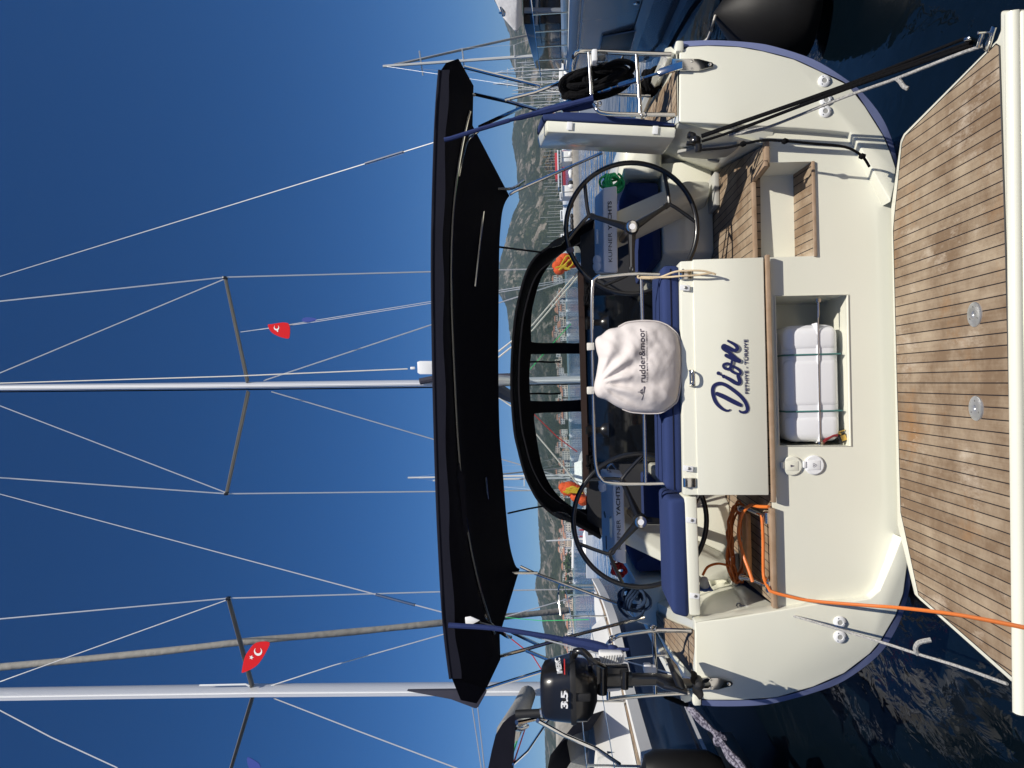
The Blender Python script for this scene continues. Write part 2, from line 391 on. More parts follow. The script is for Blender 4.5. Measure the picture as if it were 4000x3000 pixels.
# step niche
b = MB(); sk = []
b.poly([c+V((0,0,-.02)), d+V((0,0,-.02)), V((d.x,d.y,ZS-.035)), V((c.x,c.y,ZS-.035))])                      # riser
b.poly([tr+V((0,.02,-.02)), c+V((0,0,-.02)), V((c.x,c.y,ZS-.03)), V((tr.x+.02,tr.y+.02,ZS-.03))])                  # side wall
b.poly([tl+V((0,.02,-.02)), d+V((0,0,-.02)), V((d.x,d.y,ZS-.03)), V((tl.x,tl.y+.02,ZS-.03))])
b.build('step_riser', GEL, boat)
b = MB(); b.prism([p-V((0,0,.02)) for p in (tr+V((0,.004,0)), tl+V((0,.004,0)), d, c)], (0,0,.02)); b.build('step_tread', TEAK, boat)
b = MB(); b.box((tr+tl)/2+V((0,-.006,-.007)), (abs(tr.x-tl.x), .016, .018), bev=.004); b.build('step_nosing', WOOD, boat)
# teak trims
b = MB()
for p, q in (((2988,552),(2997,640)),((3008,1985),(3031,2372))):
    u, w = P(*p, 4.315), P(*q, 4.315); b.box((u+w)/2, ((u-w).length, .05, .027), bev=.004)
u, w = P(2998,996,4.288), P(3020,1962,4.288); b.box((u+w)/2, ((u-w).length, .034, .024), bev=.004)
u, w = Z(2993,637,ZS+.006), Z(2944,700,ZS+.006); b.box((u+w)/2, ((u-w).length, .035, .024), Matrix.Rotation(math.atan2(w.y-u.y, w.x-u.x), 3, 'Z'), .004)
u, w = Z(2944,698,ZS+.006), Z(2949,1008,ZS+.006); b.box((u+w)/2, ((u-w).length+.02, .035, .024), bev=.004)
b.build('trim', WOOD, boat)
# centre locker
lk = PP([(2656,1020),(2985,1006),(3005,1935),(2670,1935)], 4.30)
b = MB(); b.prism(lk, (0,.62,0), .01); b.build('stern_locker', GEL, boat)
lp = PP([(2706,1014),(2982,1005),(3003,1934),(2726,1934)], 4.288)
b = MB(); b.prism(lp, (0,.0119,0), .004); dr = b.build('locker_door', GEL, boat)
hd = P(2703,1477,4.28)
b = MB(); b.tube([hd+V((-.045,.02,.012)), hd+V((-.042,-.012,.004)), hd+V((-.022,-.020,-.008)), hd+V((.022,-.020,-.008)), hd+V((.042,-.012,.004)), hd+V((.045,.02,.012))], .006, 8, smooth=4)
b.box(hd+V((0,.008,.0)), (.095,.006,.028), bev=.003)
b.build('door_handle', SS, dr)
DF = 4.2845
lay = [0]
def stroke(pts, w, mb, closed=False):
    w = tuple(v*(1.22 if max(w) > 29 else 1.05) for v in w); lay[0] += 1; D_ = DF-.0009*lay[0]
    q = sm([P(2750+x*.3571, 1300+y*.3571, D_) for x, y in pts], 8, closed); N = len(q)
    if closed: q = q+[q[0]]; N += 1
    ww = [w[0]+(w[1]-w[0])*min(1, 1.6*math.sin(math.pi*i/(N-1))) for i in range(N)] if not closed else [w[1]]*N
    L, Rr = [], []
    for i, p in enumerate(q):
        a, c_ = (q[(i-1) % (N-1)], q[(i+1) % (N-1)]) if closed else (q[max(i-1, 0)], q[min(i+1, N-1)])
        t = c_-a; t.y = 0; t.normalize(); nn = V((-t.z, 0, t.x)); h = ww[i]*.3571*D_/FPX/2; L.append(p+nn*h); Rr.append(p-nn*h)
    mb.loft([L, Rr], False, False)
    if not closed:
        for e in (0, -1):
            h = ww[e]*.3571*D_/FPX/2; mb.poly([q[e]+V((math.cos(k*math.pi/6)*h, -.0004, math.sin(k*math.pi/6)*h)) for k in range(12)])
b = MB()
stroke([(285,842),(262,852),(228,846),(180,815),(130,760),(102,690),(94,630),(106,585),(142,560),(192,556),(252,580),(332,635),(402,695),(450,755),(474,815),(468,855),(435,870),(402,866),(388,852)], (14,32), b)
stroke([(142,666),(220,700),(300,742),(396,790)], (34,40), b)
stroke([(246,490),(292,516),(340,546),(375,555),(392,536),(384,505),(372,470)], (30,34), b)
stroke([(158,442),(185,458),(216,477)], (34,16), b)
stroke([(388,452),(340,440),(296,412),(286,380),(312,366),(370,395),(398,428)], (28,28), b, True)
stroke([(220,345),(262,336),(294,358),(286,390),(240,394),(213,370)], (26,27), b, True)
stroke([(242,247),(290,270),(340,294),(386,310)], (32,36), b)
stroke([(302,340),(306,312),(318,290)], (24,26), b)
stroke([(390,300),(330,262),(270,212),(222,180),(206,158),(222,140),(268,164),(318,190),(348,190),(364,168),(350,142),(318,118),(264,88)], (20,32), b)
b.build('lettering', NAVYT, dr)
lettering('FETHIYE - TÜRKIYE', P(2923.5,1537.5,DF), P(2919,1325,DF), .0245, NAVYT, dr, bold=.012)
# snap straps on locker and seats
def snap(x, y, Y, parent):
    p = P(x, y, Y); b = MB(); b.box(p+V((0,0,.0)), (.034,.004,.06), Matrix.Rotation(R(8),3,'Y'), .002); s_ = b.build('snap_tab', WHITE, parent)
    b = MB(); b.lathe(p+V((0,-.002,-.004)), (0,-1,0), [(.009,0),(.009,.004),(.005,.007),(.0,.007)], 12); b.build('snap_button', DALU, s_)
for x, y in ((2675,1124),(2688,1830)): snap(x, y, 4.284, boat)
# lower frames at rail feet
for x, y in ((2678,1073),(2692,1885)):
    b = MB(); b.box(P(x,y,4.29), (.055,.02,.07), bev=.004); b.box(P(x-16,y,4.35), (.05,.14,.012), bev=.003); b.lathe(P(x-20,y,4.40), (0,0,1), [(.028,-.03),(.028,-.02),(.014,-.01),(.014,.03)], 12); b.build('rail_bracket', SS, boat)
# ---- left helm seat (lowered) and right helm seat (raised)
b = MB(); b.prism(PP([(2674,1938),(2722,1938),(2738,2405),(2694,2405)], 4.33), (0,.5,0), .012); ls = b.build('helm_seat', GEL, boat)
for x, y in ((2699,2032),(2713,2328)): snap(x, y, 4.325, ls)
b = MB()
fr = PP([(2134,470),(2643,497),(2636,539),(2136,515)], 4.40); bk = PP([(2098,535),(2583,565),(2590,606),(2107,579)], 4.85)
hull3(b, fr+bk, .01); rs = b.build('helm_seat', GEL, boat)
for x, y in ((2225,492),(2560,508)):
    b = MB(); p = P(x, y, 4.392); b.box(p, (.05,.004,.034), Matrix.Rotation(R(6),3,'Y'), .001); b.build('snap_tab', WHITE, rs)
# ---- coamings, side decks
topR0, topR1 = P(2651,478,4.28), V((2.02,6.3,1.66)); botR0, botR1 = Z(2990,562,ZS-.02), Z(2793,672,ZS-.02)
def coaming(sgn, t0, t1, b0, b1, parent):
    b = MB(); far = lambda p, q, Y: q+(V((q.x*1.0+ .03*sgn, Y, q.z))-q)
    outx = 2.02*sgn
    A = [t0, t1, V((t1.x+.06*sgn, 9.6, t1.z+.02))]; Bq = [b0, b1, V((b1.x+.05*sgn, 9.6, b1.z))]
    b.loft([A, Bq], False, False)
    O = [V((1.98*sgn+.03, 4.34, t0.z-.012)), V((2.12*sgn+.03, 6.3, t1.z-.01)), V((2.16*sgn+.03, 9.6, t1.z+.01))]
    b.loft([A, O], False, False); o_ = b.build('coaming', GEL, parent)
    b = MB(); lift = V((0,0,.006)); sub = lambda l: sm([l[0]+(l[1]-l[0])*.012, l[1], l[2]], 5)
    a_, c_ = sub(A), sub(O); b.loft([[p+(q-p)*t+lift for p, q in zip(a_, c_)] for t in (.10, .40, .72)], False, False); b.build('side_deck', TEAKS, parent)
    return o_
coaming(1, topR0, topR1, botR0, botR1, boat)
b = MB(); b.poly([P(2651,478,4.30), P(2886,489,4.30), P(3025,492,4.31), P(3012,566,4.345), V(botR0)+V((0,.03,0))]); b.build('coaming_end', GEL, boat)
topL0, topL1 = P(2718,2431,4.28), V((-1.90,6.3,1.66)); botL0, botL1 = V((-1.37,4.30,ZS-.02)), V((-1.55,5.7,ZS-.02))
coaming(-1, topL0, topL1, botL0, botL1, boat)
b = MB()
for s_ in (1, -1): b.tube([V((1.95*s_+.03,4.36,1.63)), V((2.05*s_+.03,5.5,1.66)), V((2.13*s_+.03,7,1.68)), V((2.16*s_+.03,9.6,1.70)), V((1.7*s_,13.2,1.75)), V((.9*s_,16,1.85)), V((.05,18,1.95))], .035, 6, smooth=4)
b.build('toe_rail', GEL, boat)
# fore deck and cabin roof
b = MB(); b.prism([V((2.1,9.4,1.62)), V((1.85,13,1.68)), V((1.0,15.8,1.75)), V((.05,17.9,1.8)), V((-.95,15.8,1.75)), V((-1.8,13,1.68)), V((-2.05,9.4,1.62))], (0,0,.05)); b.build('fore_deck', GEL, boat)
b = MB(); hull3(b, [V((1.45,7.55,1.6)), V((-1.4,7.55,1.6)), V((1.3,7.6,2.12)), V((-1.25,7.6,2.12)), V((1.0,13.2,1.66)), V((-1.0,13.2,1.66)), V((.9,12.4,2.0)), V((-.9,12.4,2.0))], .05); b.build('cabin_roof', SEATG, boat)
# companionway bulkhead and interior
b = MB(); b.box((.03,7.35,1.60), (3.2,.08,1.05)); b.build('bulkhead', BULK, boat)
b = MB(); b.box((.03,7.28,1.72), (1.7,.06,.78), bev=.02); b.build('companionway_door', TINT, boat)
b = MB(); b.box((.03,7.25,2.135), (2.2,.05,.06)); b.build('door_top', DBRN, boat)
# ---- cockpit benches + helm consoles, one side mirrored
def bench(s_, dy=0):
    x = lambda v: .03+v*s_
    b = MB(); hull3(b, [V((x(a),y,z)) for a, y, z in ((.98,5.78+dy,ZS),(1.72,5.78+dy,ZS),(1.0,5.80+dy,1.5),(1.72,5.8+dy,1.5),(.86,6.1+dy,ZS),(.9,6.12+dy,1.5),(.86,7.3,ZS),(1.72,7.3,ZS),(.86,7.3,1.5),(1.72,7.3,1.5))], .02); b.build('cockpit_bench', GEL, boat)
    b = MB(); hull3(b, [V((x(a),y,z)) for a, y, z in ((1.60,5.75,1.50),(2.0,5.7,1.50),(1.63,5.75,1.80),(1.96,5.72,1.80),(1.66,7.4,1.5),(2.08,7.4,1.5),(1.68,7.4,1.86),(2.02,7.4,1.86),(1.63,5.70,1.60),(1.99,5.66,1.60))], .03); b.build('winch_plinth', GEL, boat)
    b = MB(); hull3(b, [V((x(a),y,z)) for a, y, z in ((1.18,5.5,1.93),(1.07,5.5,1.93),(1.15,5.65,1.93),(1.02,5.25,2.02),(1.18,5.28,2.02),(.98,5.5,1.9),(1.48,5.78+dy,1.16),(1.40,5.60+dy,1.16),(1.50,5.60+dy,1.16),(1.34,5.78+dy,1.16),(1.50,5.55+dy,1.35),(1.36,5.75+dy,1.3))], .015); b.build('helm_pedestal', GEL, boat)
    b = MB(); b.box((x(1.42),5.68+dy,ZS+.02), (.26,.32,.035), bev=.008); b.build('pedestal_foot', SEATG, boat)
bench(1); bench(-1, -.32)
b = MB(); b.box((.03,6.9,1.45), (.62,.9,.06), bev=.02); b.box((.03,6.9,1.27), (.25,.7,.34), bev=.02); b.build('cockpit_table', SEATG, boat)
def console(fr, bk, tx, parent):
    b = MB(); hull3(b, PP(fr, 5.22)+PP(bk, 5.55), .012); cns = b.build('helm_console', SIGN, parent)
    a_, m1, m2, e = tx
    h = .0275
    lettering('KUFNER', P(*a_, 5.214), P(*m1, 5.214), h, SIGND, cns, bold=-.012)
    lettering('YACHTS', P(*m2, 5.214), P(*e, 5.214), h, SIGND, cns, bold=.018)
    return cns
cr = console([(2354,735),(2410,726),(2414,1066),(2357,1064)], [(2322,771),(2322,1069),(2400,1066),(2398,735)], ((2392,1023),(2390,909),(2390,899),(2388.5,786)), boat)
cl = console([(2392,1862),(2435,1856),(2446,2203),(2402,2190)], [(2344,1830),(2352,2165),(2430,2200),(2420,1835)], ((2427,2146),(2423,2030),(2423,2015),(2420,1901)), boat)
b = MB()
for y in (1016, 1041): b.lathe(P(2335,y,5.33), (0,-.6,.8), [(.036,0),(.036,.018),(.030,.022),(0,.022)], 18)
b.build('instrument', SIGN, cr)
b = MB(); b.box(P(2333,925,5.36), (.11,.03,.02), bev=.008); b.build('handle', WHITE, cr)
b = MB()
for y in (1880, 1903): b.lathe(P(2356,y,5.34), (0,-.6,.8), [(.036,0),(.036,.018),(.030,.022),(0,.022)], 18)
b.build('instrument', SIGN, cl)
b = MB(); b.box(P(2362,2010,5.32), (.02,.16,.008)); b.box(P(2368,2120,5.30), (.10,.01,.008)); b.build('console_slot', SIGND, cl)
b = MB(); b.tube([P(2394,1856,5.36), P(2375,1836,5.36), P(2378,1818,5.36), P(2392,1812,5.36), P(2408,1832,5.36)], .009, 8, smooth=4); b.build('throttle_lever', SS, cl)
# ---- wheels
def wheel(cx, cy, r, Y, dirs, parent):
    b = MB(); k = Y/FPX
    cc = P(cx, cy, Y)
    pt = lambda dx, dy, off=0: P(cx+dx, cy+dy, Y)+V((0,off,0))
    b.tube([pt(r*math.cos(i*math.pi/36), r*math.sin(i*math.pi/36)) for i in range(72)], .0175, 10, True)
    w = b.build('steering_wheel', BLK, parent)
    for dx, dy in dirs:
        L = math.hypot(dx, dy); ux, uy = dx/L, dy/L; s = MB()
        s.tube([pt(ux*r*t, uy*r*t, .02*(1-t)-.02) for t in (.08,.2,.4,.6)], [.030,.026,.019,.017], 8)
        for sg in (1, -1):
            a = sg*R(27); vx, vy = ux*math.cos(a)-uy*math.sin(a), ux*math.sin(a)+uy*math.cos(a)
            s.tube(sm([pt(ux*r*.56, uy*r*.56, -.012), pt(ux*r*.66+vx*r*.03, uy*r*.66+vy*r*.03, -.01), pt(vx*r*.985, vy*r*.985, 0)], 4), .013, 8)
        s.build('spoke', BLK, w)
    h = MB(); h.lathe(cc, (0,-1,0), [(.05,-.03),(.05,.035),(.038,.05)], 24); h.build('wheel_hub', BLK, w)
    h = MB(); h.lathe(cc, (0,-1,0), [(.040,.05),(.040,.058),(.030,.060),(.0,.060)], 24); hc = h.build('hub_cap', SS, w)
    h = MB(); h.lathe(cc+V((0,-.0605,0)), (0,-1,0), [(.021,0),(.021,.002),(0,.002)], 20); h.build('hub_button', SIGN, w)
    h = MB(); h.tube([cc+V((0,.02,0)), cc+V((0,.35,.03))], .035, 12); h.build('wheel_shaft', BLK, w)
    return w
w1 = wheel(2467,892,256,5.0,((-152,-45),(133,-85),(0,170)), boat)
w2 = wheel(2500,2033,260,5.0,((-50,-112),(-100,110),(121,6)), boat)
b = MB(); b.ball(P(2227,978,5.0), .026, (1,1,1.1)); b.build('rim_knot', GREYT, w1)
# ---- pushpits
def rails(l, name='pushpit'):
    o = None
    for pts, r in l:
        b = MB(); b.tube(PD(pts), r, 10, smooth=5); q = b.build(name, SS, boat); 
rails([([(2335,1084,4.42),(2460,1071,4.42),(2560,1072,4.42),(2672,1073,4.42)],.0115),
       ([(2345,1076,4.42),(2326,1087,4.42),(2315,1112,4.42),(2312,1250,4.42),(2316,1500,4.42),(2322,1750,4.42),(2330,1832,4.42),(2346,1868,4.42),(2378,1886,4.42),(2500,1890,4.42),(2690,1886,4.42)],.0115),
       ([(2505,1079,4.42),(2513,1480,4.42),(2521,1887,4.42)],.0115)], 'stern_rail')
rails([([(2622,212,4.36),(2480,208,4.36),(2300,201,4.36),(2255,205,4.36),(2240,222,4.38),(2233,262,4.6),(2234,330,4.95),(2240,372,5.3)],.0135),
       ([(2300,203,4.36),(2306,300,4.36),(2310,371,4.36)],.0125),
       ([(2486,214,4.36),(2494,330,4.36),(2502,446,4.36)],.0125),
       ([(2319,408,4.38),(2332,428,4.36),(2352,440,4.36),(2420,446,4.36),(2648,448,4.36)],.0135),
       ([(2238,350,4.95),(2300,362,4.95),(2420,370,4.95),(2541,374,4.95)],.0115),
       ([(2430,222,4.75),(2402,278,4.75)],.014)])
rails([([(2700,2464,4.36),(2560,2463,4.36),(2440,2478,4.36),(2404,2488,4.36),(2384,2504,4.38),(2372,2520,4.5)],.0135),
       ([(2552,2470,4.36),(2562,2630,4.36)],.0125),
       ([(2692,2707,4.36),(2560,2714,4.36),(2440,2724,4.36),(2376,2732,4.36)],.0135),
       ([(2558,2630,4.36),(2560,2714,4.36)],.0125),
       ([(2376,2732,4.36),(2376,2650,4.37),(2374,2560,4.42)],.0125),
       ([(2597,2559,4.75),(2540,2562,4.75),(2440,2574,4.75)],.010)])
b = MB()
for p in ((2338,407,4.36),(2514,452,4.36),(2551,2450,4.36),(2393,2491,4.36)): b.tube([P(*p)+V((math.cos(k*math.pi/5)*.016,-.01,math.sin(k*math.pi/5)*.016)) for k in range(10)], .005, 6, True); b.ball(P(*p)+V((0,-.005,.01)), .012)
b.build('rail_eye', SS, boat)
# stern light (clear dome)
b = MB(); b.box(P(2322,225,4.33), (.075,.08,.035), bev=.01); sl_ = b.build('stern_light', WHITE, boat)
b = MB(); q = P(2350,226,4.33); b.lathe(q+V((0,0,.04)), (0,0,-1), [(.032,0),(.036,.03),(.036,.055),(.028,.075),(0,.08)], 18); b.build('lamp_lens', LENS, sl_)
b = MB(); b.lathe(q+V((0,0,.03)), (0,0,-1), [(.016,0),(.018,.05),(0,.055)], 12); b.build('lamp_core', BLK, sl_)
# ---- chainplates and split backstay
for ax, mast_x in (((2700,255,4.268), 1), ((2800,2677,4.268), -1)):
    yc = 252 if mast_x > 0 else 2672; x0 = 2625 if mast_x > 0 else 2700
    b = MB(); hw = 24
    pl = [(x0,yc-hw),(x0,yc+hw),(x0+105,yc+hw-1),(x0+158,yc+9),(x0+165,yc),(x0+158,yc-9),(x0+105,yc-hw+1)]
    b.prism(PQ(pl, -.018), (0,.014,0), .004)
    cp = b.build('chainplate', SS, boat)
    for dx, dy in ((80,-15),(80,15),(148,0)):
        b = MB(); b.lathe(PQ1(x0+dx,yc+dy,-.018), (0,-1,0), [(.010,0),(.009,.004),(.005,.004),(0,.003)], 12); b.build('bolt', SS, cp)
    if mast_x > 0: lo, hi = (2640,265), (0,1080)
    else: lo, hi = (2700,2651), (0,1930)
    A = P(*lo, 4.30); Bq = P(*hi, 7.15); top = A+(Bq-A)*2.55
    w = T([A, top], .0048, 'backstay', WIRE, boat, n=6)
    if mast_x > 0: seg = [(2640,262),(2590,275),(2545,300),(2470,330),(2425,345),(2370,360),(2305,374)]
    else: seg = []
    L = (top-A).normalized()
    b = MB()
    if mast_x > 0:
        b.prism([A+L*t+V((o,-.02,0)) for t, o in ((-.04,-.022),(.10,-.022),(.12,0),(.10,.022),(-.04,.022))], (0,.03,0), .006)
        b.tube([A+L*.1, A+L*.62], .008, 8)
        for t0 in (.20, .40): b.tube([A+L*t0, A+L*(t0+.02), A+L*(t0+.15), A+L*(t0+.17)], [.010,.017,.017,.010], 8)
        b.tube([A+L*.62, A+L*.95], .0075, 8)
        b.build('turnbuckle', SS, w)
    b = MB(); b.tube([A+L*2.0, A+L*2.35], .011, 7)
    b.build('wire_splice', SS, w)
# ---- vents and deck fillers
for x, y in ((3219,317),(3223,436),(3226,392),(3280,2430),(3280,2487)):
    p = PQ1(x, y, -.002); b = MB(); b.lathe(p, (0,-1,0), [(.036,0),(.036,.006),(.028,.012),(.016,.013),(.014,.010)], 24); vt = b.build('vent', WHITE, boat)
    b = MB(); b.lathe(p, (0,-1,0), [(.0145,.0),(.0145,.0105),(0,.0105)], 16); b.build('vent_hole', SEATG, vt)
    b = MB()
    for k in range(3): b.ball(p+V((math.cos(k*2.1+.4)*.026,-.0125,math.sin(k*2.1+.4)*.026)), .004, (1,.5,1), 1)
    b.build('screw', SS, vt)
for x, y, cm in ((3093,1819,GEL),(3179,1816,WHITE)):
    p = P(x, y, YB-.001); b = MB(); b.lathe(p, (0,-1,0), [(.058,0),(.058,.008),(.052,.013),(0,.013)], 32)
    b.box(p+V((.005,-.013,.058)), (.04,.012,.02), bev=.004); b.box(p+V((0,-.0135,.005)), (.055,.004,.075), bev=.001); cp = b.build('filler_cap', cm, boat)
    b = MB()
    if x < 3100: b.prism([p+V((a,-.0162,c_)) for a, c_ in ((-.008,.012),(.008,.012),(0,-.014))], (0,.0005,0))
    else:
        for a, c_ in ((-.006,.004),(.006,.004),(0,-.006)): b.tube([p+V((a+math.cos(k*math.pi/4)*.006,-.0162,c_+math.sin(k*math.pi/4)*.006)) for k in range(8)], .001, 4, True)
    b.build('cap_symbol', GREYT, cp)
# speaker on coaming
def onwall(x, y):     # approx right coaming inner wall: plane through botR0, botR1, topR0
    n_ = (botR1-botR0).cross(topR0-botR0).normalized(); d = ray(x, y); return CAM+d*((botR0-CAM).dot(n_)/d.dot(n_)), (n_ if n_.x < 0 else -n_)
p, n_ = onwall(2676,660); b = MB(); b.lathe(p, n_, [(.085,-.01),(.085,.012),(.07,.02),(.065,.012),(0,.012)], 28); spk = b.build('speaker', SEATG, boat)
b = MB()
for k in range(6):
    a = k*math.pi/3; e1 = n_.orthogonal().normalized(); e2 = n_.cross(e1); b.tube([p+n_*.018+(e1*math.cos(a)+e2*math.sin(a))*.015, p+n_*.018+(e1*math.cos(a)+e2*math.sin(a))*.066], .006, 6)
b.build('speaker_grille', WHITE, spk)
p, n_ = onwall(2788,624); b = MB(); b.lathe(p, n_, [(.042,-.01),(.042,.01),(.036,.014),(0,.012)], 20); b.build('wall_vent', SEATG, boat)
b = MB(); hull3(b, [onwall(x, y)[0]+onwall(x, y)[1]*o for x, y in ((2646,590),(2665,605),(2735,570),(2880,555),(2886,570),(2840,606),(2770,615)) for o in (-.01,.015)], .006); b.build('shower_box', SEATG, boat)
# boarding ladder folded in the left passage
b = MB()
for y0, y1 in ((2025,2010),(2290,2260)):
    pass
lad = MB(); lad.tube([P(2892,1988,4.75), P(2928,1990,4.6), P(2998,2022,4.38)], .016, 10); lad.box(P(3000,2022,4.36), (.07,.05,.045), bev=.008); lad_o = lad.build('boarding_ladder', SS, boat); lad = MB(); lad.tube([P(2898,2255,4.72), P(2938,2262,4.6), P(3004,2290,4.36)], .016, 10)
for x, y in ((3006,2290),): lad.box(P(x,y,4.36), (.07,.05,.045), bev=.008); lad.box(P(x-12,y-20,4.40), (.05,.09,.012), bev=.004)
lad.build('ladder_rail', SS, lad_o)
b = MB(); b.box((P(2910,1998,4.68)+P(2925,2240,4.66))/2, ((P(2910,1998,4.68)-P(2925,2240,4.66)).length, .10, .035), bev=.008); b.build('rung', OCH, lad_o)
b = MB()
for x, y in ((2893,1986),(2898,2254)): b = MB(); b.lathe(P(x,y,4.76), (0,-.8,.3), [(.017,-.02),(.02,0),(.018,.02),(0,.024)], 14); b.build('rail_cap', WHITE, lad_o)
b = MB(); b.box(V((-1.36,4.95,1.46)), (.03,.28,.07), Matrix.Rotation(R(8),3,'Z'), .012); b.build('grab_handle', SEATG, boat)
# ---- bathing platform
ZP = .42
pf = [Z(x, y, ZP) for x, y in ((3478,812),(3515,548),(3528,520),(3893,152),(3905,120),(3905,42),(3990,40),(4020,2780),(3985,2790),(3962,2678),(3592,2347),(3570,2325),(3503,2050))]
b = MB(); b.prism([V((p.x,p.y,ZP-.10)) for p in pf], (0,0,.10), .012, 3); plat = b.build('bathing_platform', GEL, boat)
b = MB(); A = Z(3945,60,ZP+.012); Bq = Z(3975,2775,ZP+.012); b.tube([A+V((0,-.02,0)), Bq+V((0,-.02,0))], .03, 10); b.build('platform_lip', GEL, plat)
tk = [Z(x, y, ZP) for x, y in ((3493,900),(3497,850),(3527,560),(3540,530),(3895,172),(3907,180),(3930,900),(3957,1980),(3975,2640),(3968,2652),(3612,2342),(3592,2325),(3522,2000),(3508,1500))]
b = MB(); b.prism([V((p.x,p.y,ZP-.004)) for p in tk], (0,0,.009)); b.build('platform_deck', TEAK, plat)
b = MB(); b.tube([V((p.x,p.y,ZP+.003)) for p in tk], .004, 5, True); b.build('deck_seam', RUB, plat)
for x, y in ((3810,1228),(3816,1595)):
    p = Z(x, y, ZP+.004); b = MB(); b.lathe(p, (0,0,1), [(.058,0),(.057,.006),(.05,.009),(.015,.009),(.014,.004),(0,.004)], 28); df = b.build('deck_fitting', ALU, plat)
    b = MB()
    for k in range(3): b.lathe(p+V((math.cos(k*2.1)*.035,math.sin(k*2.1)*.035,.009)), (0,0,1), [(.005,0),(.005,.001),(0,.001)], 8)
    b.build('screw', DALU, df)
b = MB(); p = Z(3868,152,ZP+.01); b.box(p, (.10,.035,.010), Matrix.Rotation(R(-40),3,'Z'), .003); b.tube([p+V((.03,0,.0)), p+V((.03,0,.05))], .006, 8); b.box(Z(3830,158,.45), (.06,.014,.02), Matrix.Rotation(R(-40),3,'Z'), .005); b.build('line_cleat', SS, plat)
# ---- bimini
bA = [(1762,2745),(1790,2728),(1765,2650),(1748,2520),(1735,2380),(1722,2150),(1713,1950),(1705,1700),(1699,1450),(1695,1200),(1694,1000),(1697,800),(1704,560),(1712,400),(1722,275),(1742,246),(1790,228)]
A = sm(PP(bA[2:15], 4.45), 4); n = len(A)
def bow(L, Rr, mid, pw=3): return [V((L.x+(Rr.x-L.x)*i/(n-1), L.y+(Rr.y-L.y)*i/(n-1), L.z+(Rr.z-L.z)*i/(n-1)+mid*(1-abs(2*i/(n-1)-1)**pw))) for i in range(n)]
F = sm(PP([(2030,2222),(2012,2205),(1990,2120),(1975,1980),(1965,1850),(1952,1700),(1947,1450),(1948,1200),(1950,1000),(1954,905),(1962,830),(1974,790),(1990,765)], 6.2), 4)
r1 = bow(P(1955,2575,5.0), P(1850,335,5.0), .26); r2 = bow(P(1952,2480,5.6), P(1846,490,5.6), .20)
r0 = bow(P(1900,2690,4.62), P(1800,245,4.62), .18)
b = MB(); b.loft([A, r0, r1, r2, F], False, False)
# corner folds
b.poly([A[-1], P(1742,246,4.47), P(1790,229,4.55), r0[-1]]); b.poly([A[0], P(1800,2735,4.47), P(1862,2748,4.55), r0[0]])
bmesh.ops.solidify(b.bm, geom=b.bm.faces[:], thickness=.006)
bim = b.build('bimini', NAVY, boat, 60)
b = MB(); b.loft([[p+V((0,-.006,.012)) for p in A], [p+V((0,-.002,-.062-.006*math.sin(i*.9))) for i, p in enumerate(A)]], False, False); b.tube([p+V((0,-.004,.008)) for p in A], .010, 6); b.build('canopy_hem', NAVY, bim, 60)
b = MB()
b.tube([p+V((0,.02,-.02)) for p in r1[2:-2]], .0125, 8)
for pts in ([(1814,262,4.62),(1900,284,4.62),(2107,335,4.62),(2112,338,4.62)], [(1848,372,5.0),(1857,368,5.0),(1900,378,4.9),(1990,398,4.7),(2102,430,4.55)], [(1872,496,4.9),(1960,455,4.8),(2040,420,4.75)],
            [(1900,2690,4.6),(2010,2655,4.6),(2124,2620,4.6)], [(1954,2563,4.62),(2050,2538,4.7),(2225,2487,5.0),(2515,2411,5.3)], [(2055,2541,4.7),(2160,2584,4.65)], [(1998,2469,4.9),(2103,2519,4.8)]):
    b.tube(PD(pts), .0125, 8)
b.tube(PD([(2199,318,4.7),(2090,360,4.7),(1972,390,4.7)]), .0125, 8)
b.tube(PD([(2048,705,6.15),(2000,736,6.1),(1930,738,6.05),(1904,752,6.0),(1890,800,5.95),(1868,1000,5.85),(1855,1120,5.8)]), .013, 8, smooth=5)
b.tube(PD([(1868,512,5.2),(1850,526,5.2),(1826,545,5.15),(1808,600,5.1),(1790,690,5.05)]), .013, 8, smooth=5)
b.tube(PD([(1990,760,6.2),(2010,747,6.2),(2352,596,6.0)]), .014, 8)
b.tube(PD([(1895,1863,5.85),(1912,2020,5.95),(1940,2180,6.0),(1958,2222,6.05),(1985,2236,6.1),(2100,2238,6.15)]), .013, 8, smooth=5)
b.tube(PD([(1820,2100,5.15),(1850,2220,5.1),(1890,2390,5.05),(1918,2440,5.0),(1975,2482,4.9),(1998,2490,4.9)]), .013, 8, smooth=5)
b.tube(PD([(2032,2213,6.2),(2090,2240,6.2),(2442,2369,6.0),(2480,2408,6.0)]), .014, 8)
b.build('bimini_frame', SS, bim)
b = MB(); b.box(P(1828,2195,5.0)+V((0,0,0)), (.02,.02,.02)); 
b.bm.free(); b = MB(); b.tube(PD([(1790,1810,5.0),(1800,1900,5.0),(1808,2010,5.0),(1818,2110,5.02)]), [.01,.035,.03,.03,.028,.012], 8, smooth=5); b.build('rolled_flap', NAVY, bim)
# tensioning lines between bimini and sprayhood
b = MB(); b.tube(PD([(1951,965,6.25),(2030,975,6.7),(2112,985,7.0)]), .009, 6); b.build('hood_strap', MBLK, bim); b = MB(); b.tube(PD([(1985,2005,6.25),(2060,1988,6.7),(2135,1975,7.0)]), .009, 6); b.build('hood_strap', MBLK, bim)
